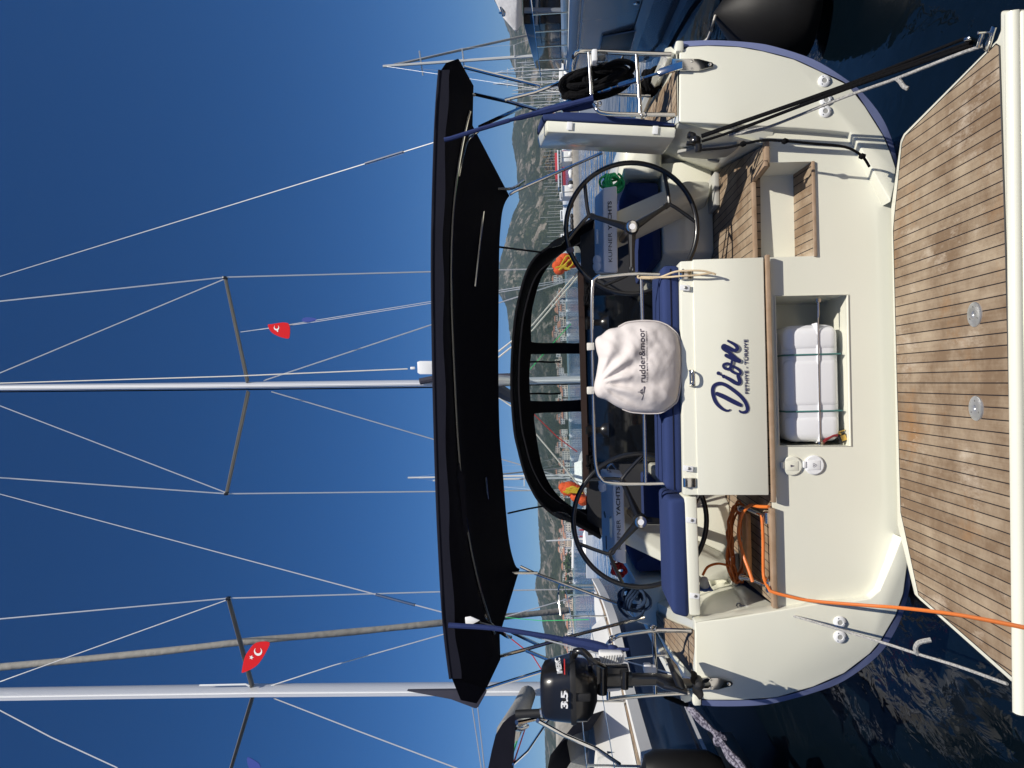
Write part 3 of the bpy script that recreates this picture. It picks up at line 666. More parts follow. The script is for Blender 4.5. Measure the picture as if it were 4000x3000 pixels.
# ---- sprayhood
ar = [(2323,854),(2262,890),(2204,927),(2153,963),(2102,999),(2070,1042),(2045,1108),(2019,1217),(2007,1325),(2001,1434),(2001,1540),(2012,1681),(2027,1753),(2052,1847),(2081,1912),(2110,1959),(2153,1999),(2189,2021),(2233,2035),(2348,2100)]
cen = (2230,1480)
sh = lambda k, Y, dx=0: sm([P(cen[0]+(x-cen[0])*k+dx, cen[1]+(y-cen[1])*k, Y) for x, y in ar], 3)
a0, a1, a2 = sh(1, 7.0), sh(.965, 7.05), sh(.90, 7.75)
b = MB(); b.loft([[p+V((0,0,.0)) for p in a0], [p+V((0,-.02,.0)) for p in a1], a2], False, False); b.tube(a0, .02, 6)
bmesh.ops.solidify(b.bm, geom=b.bm.faces[:], thickness=.004)
hood = b.build('sprayhood', MBLK, boat, 70)
YF = 7.76
wR = [(2131,1056),(2175,1000),(2215,973),(2247,961),(2263,967),(2270,1006),(2275,1150),(2275,1322),(2262,1340),(2200,1339),(2088,1338),(2075,1316),(2077,1225),(2090,1160),(2108,1100)]
wC = [(2074,1390),(2090,1384),(2262,1382),(2276,1394),(2279,1480),(2281,1550),(2270,1561),(2180,1566),(2084,1566),(2072,1555),(2068,1470)]
wL = [(2086,1626),(2102,1614),(2180,1611),(2270,1608),(2285,1622),(2290,1800),(2290,1972),(2278,1988),(2247,1985),(2215,1966),(2175,1930),(2139,1876),(2113,1804),(2095,1702)]
outF = sm([P(cen[0]+(x-cen[0])*.93, cen[1]+(y-cen[1])*.92, YF) for x, y in ar], 2)
outF += [P(2325,1990,YF), P(2310,1480,YF), P(2300,960,YF)]
wins = [sm(PP(w_, YF), 3, True) for w_ in (wR, wC, wL)]
b = MB(); b.holed(outF, wins, (0,.012,0)); b.build('hood_front', MBLK, hood)
for w_ in wins:
    b = MB(); b.prism([p+V((0,.003,0)) for p in w_], (0,.0015,0)); b.build('hood_window', VINYL, hood)
for y in (1414, 1538):
    b = MB(); b.tube(PD([(2066,y,YF-.02),(2110,y-1,YF-.03),(2150,y+1,YF-.03),(2190,y-1,YF-.02)]), .010, 6); b.build('window_strap', MBLK, hood)
for x0, y0, x1, y1, sg in ((2140,968,2205,921,1),(2155,2001,2232,2037,-1)):
    b = MB(); l = [(x0,y0),((x0+x1)/2-14,(y0+y1)/2-sg*2),(x1,y1),(x1+4,y1+sg*10),((x0+x1)/2+14,(y0+y1)/2+sg*14)]
    b.prism(sm(PP(l, 6.96), 4, True), (0,.006,0)); b.build('side_window', TINT, hood)
# winches on the cabin roof edge
for x, y in ((2292,1263),(2292,1680)):
    p = P(x, y, 7.3); b = MB(); b.lathe(p+V((0,0,-.22)), (0,0,1), [(.09,0),(.085,.05),(.06,.08),(.06,.15),(.085,.2),(.085,.235),(.02,.24),(0,.24)], 20); b.build('winch', BLK, boat)
# ---- mast, spreaders, rigging
b = MB(); ctr = [P(2290,1482,11), P(1690,1497,11), P(800,1507.5,11), P(0,1515,11)]; ctr.append(ctr[-1]+(ctr[-1]-ctr[-2])*1.0)
prof = [(.055,0),(.05,.06),(.03,.1),(-.03,.1),(-.05,.06),(-.055,0),(-.05,-.06),(-.03,-.1),(.03,-.1),(.05,-.06)]
b.loft([[p+V((a,c_,0)) for a, c_ in prof] for p in ctr]); mast = b.build('mast', ALUW, boat, 30)
b = MB(); b.tube([p+V((-.008,-.103,0)) for p in ctr], .010, 6); b.build('mast_track', WHITE, mast)
b = MB(); b.tube([p+V((-.066,.06,0)) for p in ctr], .010, 6); b.build('halyard_line', ROPEB, mast)
Rt, Lt = P(880,1086,10.25), P(885,1928,10.25); Rr, Lr = P(967,1490,10.95), P(970,1531,10.95)
for a, c_ in ((Rr, Rt), (Lr, Lt)):
    b = MB(); d_ = (c_-a).normalized(); u = d_.cross(V((0,0,1))).normalized()
    b.loft([[q+u*(.055*k*math.cos(t))+V((0,0,.018*math.sin(t))) for t in [i*math.pi/4 for i in range(8)]] for q, k in ((a, 1.15), (c_, .8))]); sp = b.build('spreader', DALU, mast)
    b = MB(); b.box(c_, (.05,.08,.05), bev=.01); b.build('spreader_tip', BLK, sp)
def down(p, z=1.75):           # carry a line on to the deck
    a, c_ = p[-2], p[-1]; return p+[c_+(c_-a)*((c_.z-z)/(a.z-c_.z))] if a.z > c_.z > z else p
def wire(l, r, mt=WIRE, nm='shroud', par=None): return T(down(PD(l)) if nm == 'shroud' and l[-1][0] > 1900 else PD(l), r, nm, mt, par or mast, n=6)
wire([(0,1177,10.4),(880,1083,10.25),(2050,1052,11.2)], .011)
wire([(0,1866,10.4),(885,1929,10.25),(2050,1916,11.2)], .011)
wire([(0,1457,10.9),(880,1089,10.25)], .009); wire([(0,1585,10.9),(885,1925,10.25)], .009)
wire([(1030,1487,11),(1690,1267,11),(1990,1170,11)], .010); wire([(1060,1530,11),(1700,1718,11),(2000,1806,11)], .010)
wire([(0,1497,10.5),(900,1470,10.3),(1592,1441,10.2)], .009, ROPEW, 'halyard')
b = MB(); b.prism(PP([(1630,1414),(1640,1410),(1700,1410),(1702,1462),(1640,1462),(1631,1456)], 10.2), (0,.02,0), .004); b.box(P(1612,1438,10.2), (.04,.02,.07), bev=.01); b.build('headboard', WHITE, mast)
b = MB(); b.tube(PD([(1640,1490,10.85),(1690,1480,10.85),(2010,1470,10.8)]), .05, 8); b.build('stacked_sail', SAILD, mast)
bm_ = T([P(2030,1490,10.8), V((.05,7.9,3.16))], .07, 'boom', ALU, boat, n=12)
b = MB(); b.tube([P(2030,1504,10.7)+V((0,0,.0)), P(2010,1545,9.8), P(1975,1540,9.2), V((.05,8.2,3.25))], .085, 8, smooth=4); b.build('sail_bag', ROPEBL, bm_)
wire([(1945,1375,9.5),(2080,1270,9.5),(2255,1065,9.5)], .011, ROPEW, 'sheet'); wire([(1945,1398,9.6),(2080,1290,9.6),(2262,1075,9.6)], .011, ROPEW, 'sheet')
wire([(1945,1550,9.5),(2010,1595,9.5),(2090,1690,9.5),(2290,1930,9.5)], .012, ROPEW, 'sheet')
wire([(2086,1618,9.4),(2180,1710,9.4),(2255,1765,9.4)], .007, RED, 'control_line'); wire([(2230,1265,9.4),(2165,1335,9.4),(2060,1455,9.4),(1960,1560,9.4)], .006, GREEN, 'control_line')
# cockpit odds: rope clutch ropes, clutter by companionway
b = MB()
random.seed(4)
for i in range(26): b.tube([P(random.uniform(2283,2312), random.uniform(1100,1195), 7.2+random.uniform(-.05,.05)) for _ in range(4)], .012, 6, smooth=4)
b.build('rope_tails', ROPEB, boat); b = MB()
for i in range(16): b.tube([P(random.uniform(2290,2320), random.uniform(1780,1835), 7.2+random.uniform(-.05,.05)) for _ in range(4)], .012, 6, smooth=4)
b.build('rope_tails', ROPEB, boat)
from mathutils import noise as NZ
from mathutils.bvhtree import BVHTree
# ================================================================== THINGS ON THE YACHT
def solo(mb, name, mt, label, cat, group=None, ang=38): return tag(mb.build(name, mt, None, ang), label, cat, group)
# cushions
def cushion(pts_fr, depth, label, cat='cushion', bev=.03, seams=()):
    c_ = sum((V(p) for p in pts_fr), V())/len(pts_fr)
    t = thing('cushion', label, cat, c_, 'blue cushions of the yacht')
    b = MB(); b.prism(pts_fr, (0, depth, 0), bev, 3); b.build('pad', BLUE, t)
    b = MB()
    for a, c2 in seams: b.tube([a, c2], .0035, 5)
    if seams: b.build('piping', NAVY, t)
    return t
yb = 4.345
cushion(PP([(2585,1036),(2655,1034),(2669,1934),(2600,1910)], yb), .52, 'long blue cushion on the centre stern locker behind the fabric covered grill', seams=[(P(2619,1050,yb-.001), P(2635,1915,yb-.001))])
cushion(PP([(2612,1952),(2686,1946),(2694,2420),(2625,2400)], 4.335), .50, 'blue cushion on the lowered left helm seat above the orange cable')
c_ = P(2380,450,4.6); t = thing('cushion', 'blue cushion standing upright against the raised right helm seat', 'cushion', c_, 'blue cushions of the yacht')
b = MB(); hull3(b, PP([(2128,467),(2640,492),(2646,482),(2560,474),(2330,440),(2210,436),(2118,447)], 4.41)+PP([(2098,530),(2583,562),(2580,532),(2098,500)], 4.85), .015); b.build('pad', BLUE, t)
for s_, lab in ((1, 'blue backrest cushion in the shade beyond the right wheel'), (-1, 'blue backrest cushion in the shade beyond the left wheel')):
    t = thing('cushion', lab, 'cushion', (.03+1.5*s_, 6, 1.5), 'blue cushions of the yacht')
    b = MB(); hull3(b, [V((.03+a*s_, y, z)) for a, y, z in ((1.57,5.82,1.52),(1.40,5.82,1.52),(1.59,5.82,1.78),(1.50,5.82,1.78),(1.62,7.3,1.52),(1.45,7.3,1.52),(1.62,7.3,1.82),(1.52,7.3,1.82),(1.42,5.80,1.66))], .03); b.build('pad', BLUE, t)
    t = thing('cushion', lab.replace('backrest', 'flat seat'), 'cushion', (.03+1.2*s_, 6, 1.5), 'blue cushions of the yacht')
    b = MB(); b.box((.03+1.2*s_, 6.55, 1.545), (.52,1.42,.08), bev=.03); b.build('pad', BLUE, t)
# covered grill on the stern rail
ol = [(2325,1335),(2332,1318),(2350,1308),(2377,1286),(2414,1278),(2443,1262),(2475,1256),(2508,1253),(2540,1254),(2569,1257),(2595,1266),(2616,1278),(2645,1307),(2656,1340),(2660,1369),(2661,1434),(2656,1506),(2645,1564),(2630,1580),(2610,1596),(2581,1612),(2550,1615),(2520,1615),(2490,1613),(2460,1609),(2430,1598),(2400,1583),(2370,1564),(2334,1550),(2321,1524),(2322,1497),(2328,1470),(2334,1434),(2338,1400),(2331,1373)]
gr = thing('covered_grill', 'grill under a crumpled pale fabric cover hanging on the stern rail', 'grill', P(2660,1440,4.3))
pl = sm(PP(ol, 4.335), 3, True)
top = P(2335,1500,4.2)
def wr(q, t):
    d = V((q.x-top.x, 0, q.z-top.z)); r_ = d.length; a = math.atan2(d.z, d.x)
    f = math.sin(a*13+2.2*NZ.noise(q*5))*.020*max(0, 1-r_*1.7)*min(1, r_*7)
    f += .009*abs(NZ.noise(V((q.x*8-q.z*13, 2.2, q.z*4+q.x*2))))+.008*NZ.noise(V((q.x*9+q.z*7, 1.3, q.z*6-q.x*8))) + .003*NZ.noise(q*34)+.005*NZ.noise(V((q.x*22-q.z*10, .3, q.z*14+q.x*9)))
    return f*min(1, t*5)
b = MB(); b.pillow(pl, .125, rings=26, fn=wr, back=.5); cv = b.build('grill_cover', COVER, gr, 80)
b = MB(); b.tube([p+V((0,-.02,0)) for p in sm(PP(ol[4:26], 4.33), 3)], .004, 5); b.build('cover_piping', COVER, gr)
b = MB()
for y in (1354, 1525): b.box(P(2307,y,4.42), (.046,.05,.045), bev=.004)
b.build('hanging_strap', ROPEW, gr)
dg = bpy.context.evaluated_depsgraph_get(); off = gr.location
bv = BVHTree.FromPolygons([v.co+off for v in cv.data.vertices], [tuple(p.vertices) for p in cv.data.polygons])
def drape(o):
    bm = bmesh.new(); bm.from_mesh(o.data); bmesh.ops.subdivide_edges(bm, edges=[e for e in bm.edges if e.calc_length() > .02], cuts=2)
    for v in bm.verts:
        w = v.co+off; h = bv.ray_cast(V((w.x, 3.5, w.z)), V((0,1,0)))
        if h[0]: v.co.y = h[0].y-.0018-off.y
    bm.to_mesh(o.data); bm.free()
drape(lettering('rudder&moor', P(2521,1494,4.2), P(2519,1281,4.2), .034, GREYT, gr, bold=.012))
drape(lettering('TAILOR MADE YACHTING COMPANY', P(2532,1494,4.2), P(2530,1290,4.2), .0085, GREYT, gr, bold=.004))
b = MB()
def lg(l): b.prism([P(1900+x*.3617, 1000+y*.3617, 4.2) for x, y in l], (0,.001,0))
lg([(1655,1462),(1690,1430),(1690,1462)]); lg([(1655,1470),(1690,1470),(1690,1500)]); lg([(1700,1415),(1712,1405),(1722,1420),(1690,1555),(1678,1560),(1700,1490)]); lg([(1636,1466),(1700,1468),(1700,1474),(1636,1472)])
drape(b.build('logo', GREYT, gr))
# life raft
rt_ = thing('life_raft', 'white life raft canister in the transom locker under the name panel', 'life raft', P(3292,1500,4.6))
f0, f1 = P(3060,1266,4.375), P(3292,1730,4.375)
cx_, cz_, w_, h_ = (f0.x+f1.x)/2, (f0.z+f1.z)/2, abs(f0.x-f1.x), abs(f0.z-f1.z)
b = MB(); b.box((cx_, 4.375+.2, cz_), (w_-.012,.40,h_), bev=.065, seg=5); b.build('raft_shell', RAFT, rt_, 50)
b = MB()
for a, c2 in ((1272,1378),(1390,1600),(1612,1724)):
    x0, x1 = P(3200,a,4.375).x, P(3200,c2,4.375).x
    b.box(((x0+x1)/2, 4.575, cz_+.003), (abs(x1-x0),.412,h_-.01), bev=.05 if abs(x1-x0) > .1 else .04, seg=4)
b.build('raft_panel', RAFT, rt_, 50)
b = MB(); zz = P(3196,1500,4.375).z; b.box((cx_, 4.575, zz), (w_+.004,.412,.010), bev=.004); b.build('raft_flange', RAFT, rt_, 50)
b = MB()
for y in (1384, 1606): b.box((P(3200,y,4.375).x, 4.575, cz_), (.010,.416,h_+.006), bev=.004)
b.build('raft_strap', GSTR, rt_)
b = MB()
for a, c2 in ((1285,1340),(1440,1575),(1680,1722)):
    x0, x1 = P(3200,a,4.375).x, P(3200,c2,4.375).x; b.box(((x0+x1)/2, 4.58, cz_+h_/2+.001), (abs(x1-x0)*.8,.14,.004))
b.build('raft_sticker', WHITE, rt_)
b = MB(); b.tube(PD([(3196,1232,4.365),(3199,1500,4.365),(3204,1728,4.365)]), .0035, 6); b.tube(PD([(3196,1168,4.365),(3196,1240,4.365)]), .007, 8); b.box(P(3195,1172,4.365), (.03,.03,.03), bev=.006); b.box(P(3204,1733,4.365), (.03,.03,.03), bev=.006)
solo(b, 'security_wire', SS, 'thin steel wire with turnbuckle stretched across the white life raft', 'wire')
pk = thing('padlock', 'black and brass padlock on a red shackle at the lower left of the life raft', 'padlock', P(3290,1715,4.365))
b = MB(); b.box(P(3292,1712,4.395), (.05,.03,.052), Matrix.Rotation(R(-18),3,'Y'), .007); b.build('lock_body', BLK, pk)
b = MB(); b.box(P(3296,1710,4.378), (.034,.004,.03), Matrix.Rotation(R(-18),3,'Y'), .001); b.tube([P(3285,1697,4.39), P(3275,1690,4.39), P(3300,1680,4.39)], .005, 7, smooth=4); b.build('lock_plate', BRASS, pk)
b = MB(); b.tube([P(3212,1733,4.365), P(3228,1716,4.385), P(3252,1702,4.38), P(3270,1700,4.385)], .010, 8, smooth=4); b.build('shackle', DRED, pk)
# orange shore power cable
pc = thing('power_cable', 'orange shore power cable coiled on the left passage floor and led over the platform', 'cable', Z(2900,2120,ZS))
random.seed(11)
b = MB(); pts = []
for k in range(10):
    oy, ox, yy = random.uniform(-20, 20), random.uniform(-12, 12), 4.80+.12*k/10+random.uniform(-.03,.03)
    for i in range(20):
        a = i*2*math.pi/20
        pts.append(P(2878+ox+(30+random.uniform(-7,7))*math.cos(a)+2, 2118+oy+(145+random.uniform(-8,8))*math.sin(a), yy))
b.tube(sm(pts, 2), .0072, 6); b.build('cable_coil', ORG, pc)
b = MB()
b.tube(PD([(2745,2247,4.72),(2764,2215,4.75),(2800,2202,4.78),(2834,2206,4.8),(2866,2216,4.82)]), .0085, 8, smooth=5)
b.tube(PD([(3003,1980,4.34),(2966,1979,4.42),(2930,1975,4.50),(2901,2006,4.55),(2886,2059,4.57),(2888,2112,4.57),(2906,2175,4.53),(2926,2228,4.50),(2940,2273,4.48)]), .0105, 8, smooth=5)
b.build('cable_loop', ORG, pc)
b = MB()
b.tube(PD([(2975,2012,4.43),(2979,2060,4.42),(2981,2117,4.42),(2981,2190,4.41),(2984,2257,4.40),(3003,2298,4.31),(3015,2311,4.29),(3082,2330,4.25),(3178,2348,4.2),(3400,2366,4.05),(3501,2373,3.93)])+[Z(3682,2393,.475), Z(3803,2412,.462), Z(4000,2451,.50), Z(4160,2488,.62)], .0095, 8, smooth=5); b.build('cable_run', ORG, pc)
b = MB(); p = P(2750,2262,4.72); q = P(2754,2296,4.76); ax_ = (q-p); b.lathe(p, ax_, [(.012,-.01),(.024,0),(.026,.03),(.030,.035),(.030,ax_.length)], 16); b.build('plug', PLUG, pc)
b = MB(); b.lathe(q-ax_*.25, ax_, [(.033,0),(.036,.008),(.036,.02),(.03,.022)], 16); b.box(q+V((-.006,0,-.0)), (.008,.09,.09), bev=.003); b.build('plug_socket', PLUGB, pc)
# black tackle on the right
tk_ = thing('block_and_tackle', 'black block and tackle from the right cockpit side to the platform corner', 'tackle', P(2720,550,4.35))
b = MB(); b.box(P(2700,530,4.36), (.035,.05,.05), Matrix.Rotation(R(20),3,'Y'), .01); b.lathe(P(2716,548,4.33)+V((-.02,0,0)), (1,.2,0), [(.03,0),(.034,.008),(.034,.03),(.03,.036)], 16); b.box(P(2728,578,4.31), (.05,.03,.04), bev=.008); b.box(P(2700,560,4.34), (.02,.04,.06), bev=.006); b.build('upper_block', BLK, tk_)
b = MB(); b.box(P(3800,160,3.52), (.016,.03,.11), Matrix.Rotation(R(35),3,'X'), .005); b.build('lower_block', SS, tk_)
for i, (a, m_, e_, r_) in enumerate((((2741,528,4.32),(3300,333,3.92),(3770,150,3.55),.0085), ((2741,534,4.32),(3300,339,3.90),(3790,166,3.53),.0095), ((2741,552,4.31),(2870,510,4.22),(3300,347,3.88),.0085), ((2870,512,4.2),(3300,349,3.87),(3800,176,3.52),.010))):
    T(PD([a, m_, e_]), r_, 'tackle_line', ROPEB, tk_, 4)
b = MB(); b.tube(PD([(2736,586,4.28),(2837,577,4.2),(2900,563,4.14),(2982,548,4.1),(3066,551,4.08),(3175,561,4.08),(3300,574,4.08),(3366,609,4.1),(3396,651,4.13)]), .0075, 7, smooth=5)
for p in ((2903,562,4.14),(3066,551,4.08),(3368,610,4.1)): b.ball(P(*p), .0155, (1,1,1.3)); b.tube([P(*p)+V((math.cos(k)*.012,math.sin(k*.9)*.008,math.sin(k)*.014)) for k in range(6)], .006, 6, True)
b.build('knotted_tail', ROPEB, tk_)
b = MB(); b.tube(PD([(2850,525,4.3),(2980,504,4.2),(3300,379,3.9),(3501,307,3.75),(3743,212,3.55),(3839,180,3.48)]), .008, 7, smooth=4); b.tube(PD([(3501,307,3.75),(3515,318,3.74),(3530,338,3.73),(3546,346,3.72)]), .011, 7, smooth=4)
b.tube(PD([(2850,526,4.3),(2920,514,4.24),(2982,503,4.2)]), .012, 7)
solo(b, 'mooring_line', ROPEG, 'thin grey rope with a short tail running beside the black tackle on the right', 'rope')
b = MB(); b.tube(PD([(2890,2366,4.55),(3024,2386,4.38),(3154,2422,4.22),(3435,2506,3.95),(3586,2555,3.75),(3743,2603,3.55),(3935,2672,3.27)]), .0075, 7, smooth=4); b.tube(PD([(3586,2555,3.75),(3576,2535,3.74),(3590,2510,3.72),(3637,2499,3.70)]), .012, 7, smooth=5); b.tube([P(2887+10*math.cos(k),2364+8*math.sin(k),4.56) for k in range(6)], .005, 6, True)
solo(b, 'mooring_line', ROPEG, 'white grey braided rope from the left passage wall to the platform corner', 'rope')
b = MB(); b.tube(PD([(2495,1076,4.39),(2497,1086,4.39),(2569,1085,4.36),(2636,1062,4.28),(2695,1057,4.25),(2750,1059,4.24),(2797,1072,4.24)]), .006, 7, smooth=5); b.tube(PD([(2497,1082,4.40),(2600,1083,4.33),(2653,1079,4.27),(2720,1075,4.25),(2782,1067,4.24),(2790,1074,4.24)]), .006, 7, smooth=5)
solo(b, 'cord', ROPEC, 'beige cord looped round the right foot of the stern rail', 'cord')
# rope coils
def coil(name, mt, c, rx, rz, n_, r, label, seed, spread=.05, tilt=0, group=None):
    random.seed(seed); pts = []; c = V(c)
    for k in range(n_):
        o = V((random.uniform(-spread,spread), random.uniform(-spread,spread)*.8, random.uniform(-spread,spread))); s1, s2 = random.uniform(.82,1.12), random.uniform(.85,1.1); ph = random.uniform(-.25,.25)
        for i in range(14):
            a = i*2*math.pi/14+ph; p = V((rx*s1*math.cos(a), .03*math.sin(a*2+k), rz*s2*math.sin(a)))
            pts.append(c+o+Matrix.Rotation(tilt+ph*.4,3,'Y') @ p)
    b = MB(); b.tube(sm(pts, 3), r, 7)
    for k in range(3): b.tube([c+Matrix.Rotation(tilt,3,'Y') @ V((rx*1.2*math.cos(a), .05*math.sin(a), rz*.15+.02*k+.01*math.sin(a*3))) for a in [i*math.pi/6 for i in range(12)]], r, 7, True)
    return solo(b, name, mt, label, 'rope', group)
coil('rope_coil', ROPEB, P(2330,318,4.5), .055, .19, 13, .018, 'thick black mooring rope coiled over the right stern rail', 3, .035, R(-12))
coil('rope_coil', ROPEB, P(2548,318,4.95), .06, .06, 5, .014, 'small black rope heap on the right teak side deck', 5, .03)
coil('rope_coil', GREEN, P(2392,712,5.85), .055, .07, 7, .010, 'bright green rope coil on the right winch plinth', 7, .03)
coil('rope_coil', RED, P(2416,2222,5.85), .035, .045, 5, .010, 'red rope coil on the left winch plinth', 8, .03)
coil('rope_coil', ROPEBL, P(2475,2345,5.2), .07, .10, 5, .011, 'dark blue rope coil hanging on the left cockpit coaming', 9, .05, R(30))
# blue webbing sleeves
b = MB(); b.tube(PD([(1735,546,4.40),(1760,541,4.40),(1870,506,4.40),(1990,470,4.40)]), .0145, 8); b.tube(PD([(1990,470,4.40),(2060,452,4.42),(2127,434,4.43),(2200,415,4.42),(2318,385,4.40)]), [.012,.017,.018,.026,.022,.018,.02], 8, smooth=3)
b.prism(PP([(2190,420),(2318,378),(2322,418),(2260,432),(2200,436)], 4.44), (0,.02,0), .006)
solo(b, 'strap', STRAP, 'dark blue fabric strap from the bimini to the right stern rail', 'strap')
b = MB(); b.tube(PD([(1752,2442,4.40),(1800,2445,4.40),(1922,2453,4.40),(2063,2474,4.40),(2171,2492,4.40),(2207,2500,4.40)]), .0165, 8, smooth=3); b.tube(PD([(2200,2498,4.40),(2260,2510,4.39),(2330,2525,4.38),(2392,2545,4.37)]), [.024,.03,.034,.034,.03], 8, smooth=3); b.ball(P(2392,2546,4.37), .045, (1,.8,1.1))
b.tube(PD([(2395,2552,4.35),(2420,2540,4.33),(2458,2535,4.33)]), [.012,.02,.006], 6)
solo(b, 'strap', STRAP, 'dark blue fabric strap from the bimini to the left stern rail', 'strap')
b = MB(); b.prism(PP([(1816,2412),(1838,2408),(1875,2424),(1840,2442),(1818,2436)], 4.43), (0,.01,0), .003)
solo(b, 'cloth_tag', WHITE, 'small white tag hanging below the left end of the bimini', 'tag')
# outboard bracket
br = thing('outboard_bracket', 'white grooved mounting board for the outboard on the left stern rail', 'bracket', P(2438,2580,4.34))
for l, in (([(2344,2548),(2430,2549),(2438,2560),(2438,2584),(2432,2592),(2352,2597),(2346,2590),(2338,2552)],), ([(2350,2690),(2400,2668),(2444,2672),(2446,2684),(2420,2700),(2358,2706)],)):
    b = MB(); b.prism(PP(l, 4.27), (0,.05,0), .006); pd = b.build('board', WHITE, br)
b = MB()
for k in range(8): b.tube(PD([(2352+k*10.2,2594-k*.6,4.268),(2360+k*10.2,2562-k*.6,4.268)]), .0022, 5)
b.build('groove', SEATG, br)
b = MB(); b.box(P(2528,2610,4.31), (.05,.06,.045), bev=.008); b.box(P(2548,2618,4.31), (.06,.05,.05), bev=.012); b.build('clamp', WHITE, br)
# outboard motor
om = thing('outboard_motor', 'black outboard motor hung on the left stern rail with propeller over the transom corner', 'outboard motor', P(2720,2665,4.12))
def rr_(cx, cy, hw, hd, Y, x, k=.55, dy=0):
    p = P(x, cx, Y); p.y += dy; out = []
    for i in range(28):
        a = i*2*math.pi/28; ca, sa = math.cos(a), math.sin(a)
        out.append(p+V((hw*math.copysign(abs(ca)**k, ca), hd*math.copysign(abs(sa)**k, sa), 0)))
    return out
u = 4.1/FPX
b = MB(); b.loft([rr_(2695,0,52*u,.07,4.12,2112), rr_(2694,0,78*u,.11,4.12,2116), rr_(2691,0,96*u,.145,4.12,2130), rr_(2689,0,103*u,.16,4.12,2168), rr_(2684,0,113*u,.172,4.12,2228)]); b.build('cowl', BLK, om, 50)
b = MB(); b.loft([rr_(2683,0,119*u,.178,4.12,2228), rr_(2683,0,121*u,.18,4.12,2236), rr_(2683,0,119*u,.178,4.12,2249)]); b.build('cowl_band', RUB, om, 50)
b = MB(); b.loft([rr_(2690,0,104*u,.165,4.12,2249), rr_(2692,0,100*u,.16,4.12,2290), rr_(2690,0,80*u,.13,4.12,2312), rr_(2675,0,50*u,.09,4.12,2330)]); b.build('engine_case', BLK, om, 50)
b = MB(); b.box(P(2270,2722,3.965), (.05,.03,.11), bev=.012); b.build('latch', RUB, om)
fy = 4.12-.178+.0
lettering('3.5', P(2217,2762,3.944), P(2217,2698,3.944), .037, WHITE, om, bold=.03, th=.02)
lettering('MERC', P(2197,2630,3.985), P(2187,2575,4.08), .030, WHITE, om, bold=.005, th=.012)
b = MB(); b.box(P(2205,2605,3.99), (.09,.003,.006), Matrix.Rotation(R(45),3,'Z')); b.build('red_stripe', RED, om)
b = MB(); b.tube(PD([(2325,2660,4.14),(2345,2658,4.14),(2450,2656,4.14),(2470,2655,4.14)]), [.06,.05,.044,.044], 14); b.tube(PD([(2352,2600,4.1),(2352,2710,4.1)]), .03, 10); b.tube(PD([(2440,2620,4.1),(2440,2690,4.1)]), .022, 10); b.box(P(2330,2620,4.12), (.12,.12,.06), bev=.02); b.box(P(2395,2615,4.16), (.05,.08,.18), bev=.015); b.tube(PD([(2300,2570,4.0),(2330,2590,3.99),(2360,2605,4.02)]), .014, 8, smooth=3); b.build('swivel_bracket', BLK, om)
b = MB(); b.loft([rr_(2654,0,.033,.045,4.14,2465,.8), rr_(2653,0,.030,.042,4.14,2560,.8), rr_(2656,0,.030,.075,4.14,2585,.8,-.02), rr_(2664,0,.026,.09,4.14,2640,.8,-.03), rr_(2672,0,.024,.095,4.14,2672,.8,-.03)]); b.build('drive_leg', BLK, om)
b = MB(); b.prism(PP([(2618,2625),(2640,2622),(2668,2655),(2678,2690),(2668,2694),(2640,2680)], 3.98), (0,.2,0), .006); b.tube(PD([(2729,2671,4.16),(2729,2671,3.99)]), [.036,.033], 14); b.loft([rr_(2669,0,.014,.06,4.12,2672,.8), rr_(2672,0,.010,.05,4.12,2760,.8), rr_(2672,0,.006,.02,4.1,2775,.8)]); b.build('gear_case', BLK, om)
hub = P(2729,2671,3.98)
b = MB(); b.lathe(hub, (0,-1,0), [(.030,-.05),(.030,0),(.024,.03),(.0,.042)], 16); pr_ = b.build('propeller', RUB, om)
for tx, ty in ((2700,2632),(2724,2722),(2775,2652)):
    tip = P(tx,ty,3.98); d_ = (tip-hub); L_ = d_.length; d_.normalize(); s_ = d_.cross(V((0,1,0))).normalized(); b = MB(); r0 = []; r1_ = []
    g = [[hub+d_*(L_*t)+s_*(w*L_*f)+V((0,-.03*f,0)) for f in (-1,-.5,0,.5,1)] for t, w in ((.12,.12),(.35,.28),(.6,.37),(.8,.34),(.95,.22),(1.04,.06))]
    b.loft(g, False, False); bmesh.ops.solidify(b.bm, geom=b.bm.faces[:], thickness=.006); b.build('blade', RUB, pr_, 70)
b = MB(); b.tube(PD([(2128,2780,4.14),(2112,2785,4.14)]), .026, 12); b.tube(PD([(2112,2785,4.14),(2015,2790,4.15)]), .024, 12); b.tube(PD([(2250,2780,4.1),(2128,2780,4.14)]), .014, 8); b.build('tiller', RUB, om)
b = MB(); b.tube(PD([(2118,2784,4.14),(2111,2785,4.14)]), .0275, 12); b.build('tiller_ring', ALU, om)
b = MB(); b.tube(PD([(2243,2560,4.1),(2250,2545,4.05),(2275,2545,4.03),(2300,2565,4.03),(2312,2590,4.03)]), .02, 10, smooth=4); b.build('carry_handle', BLK, om)
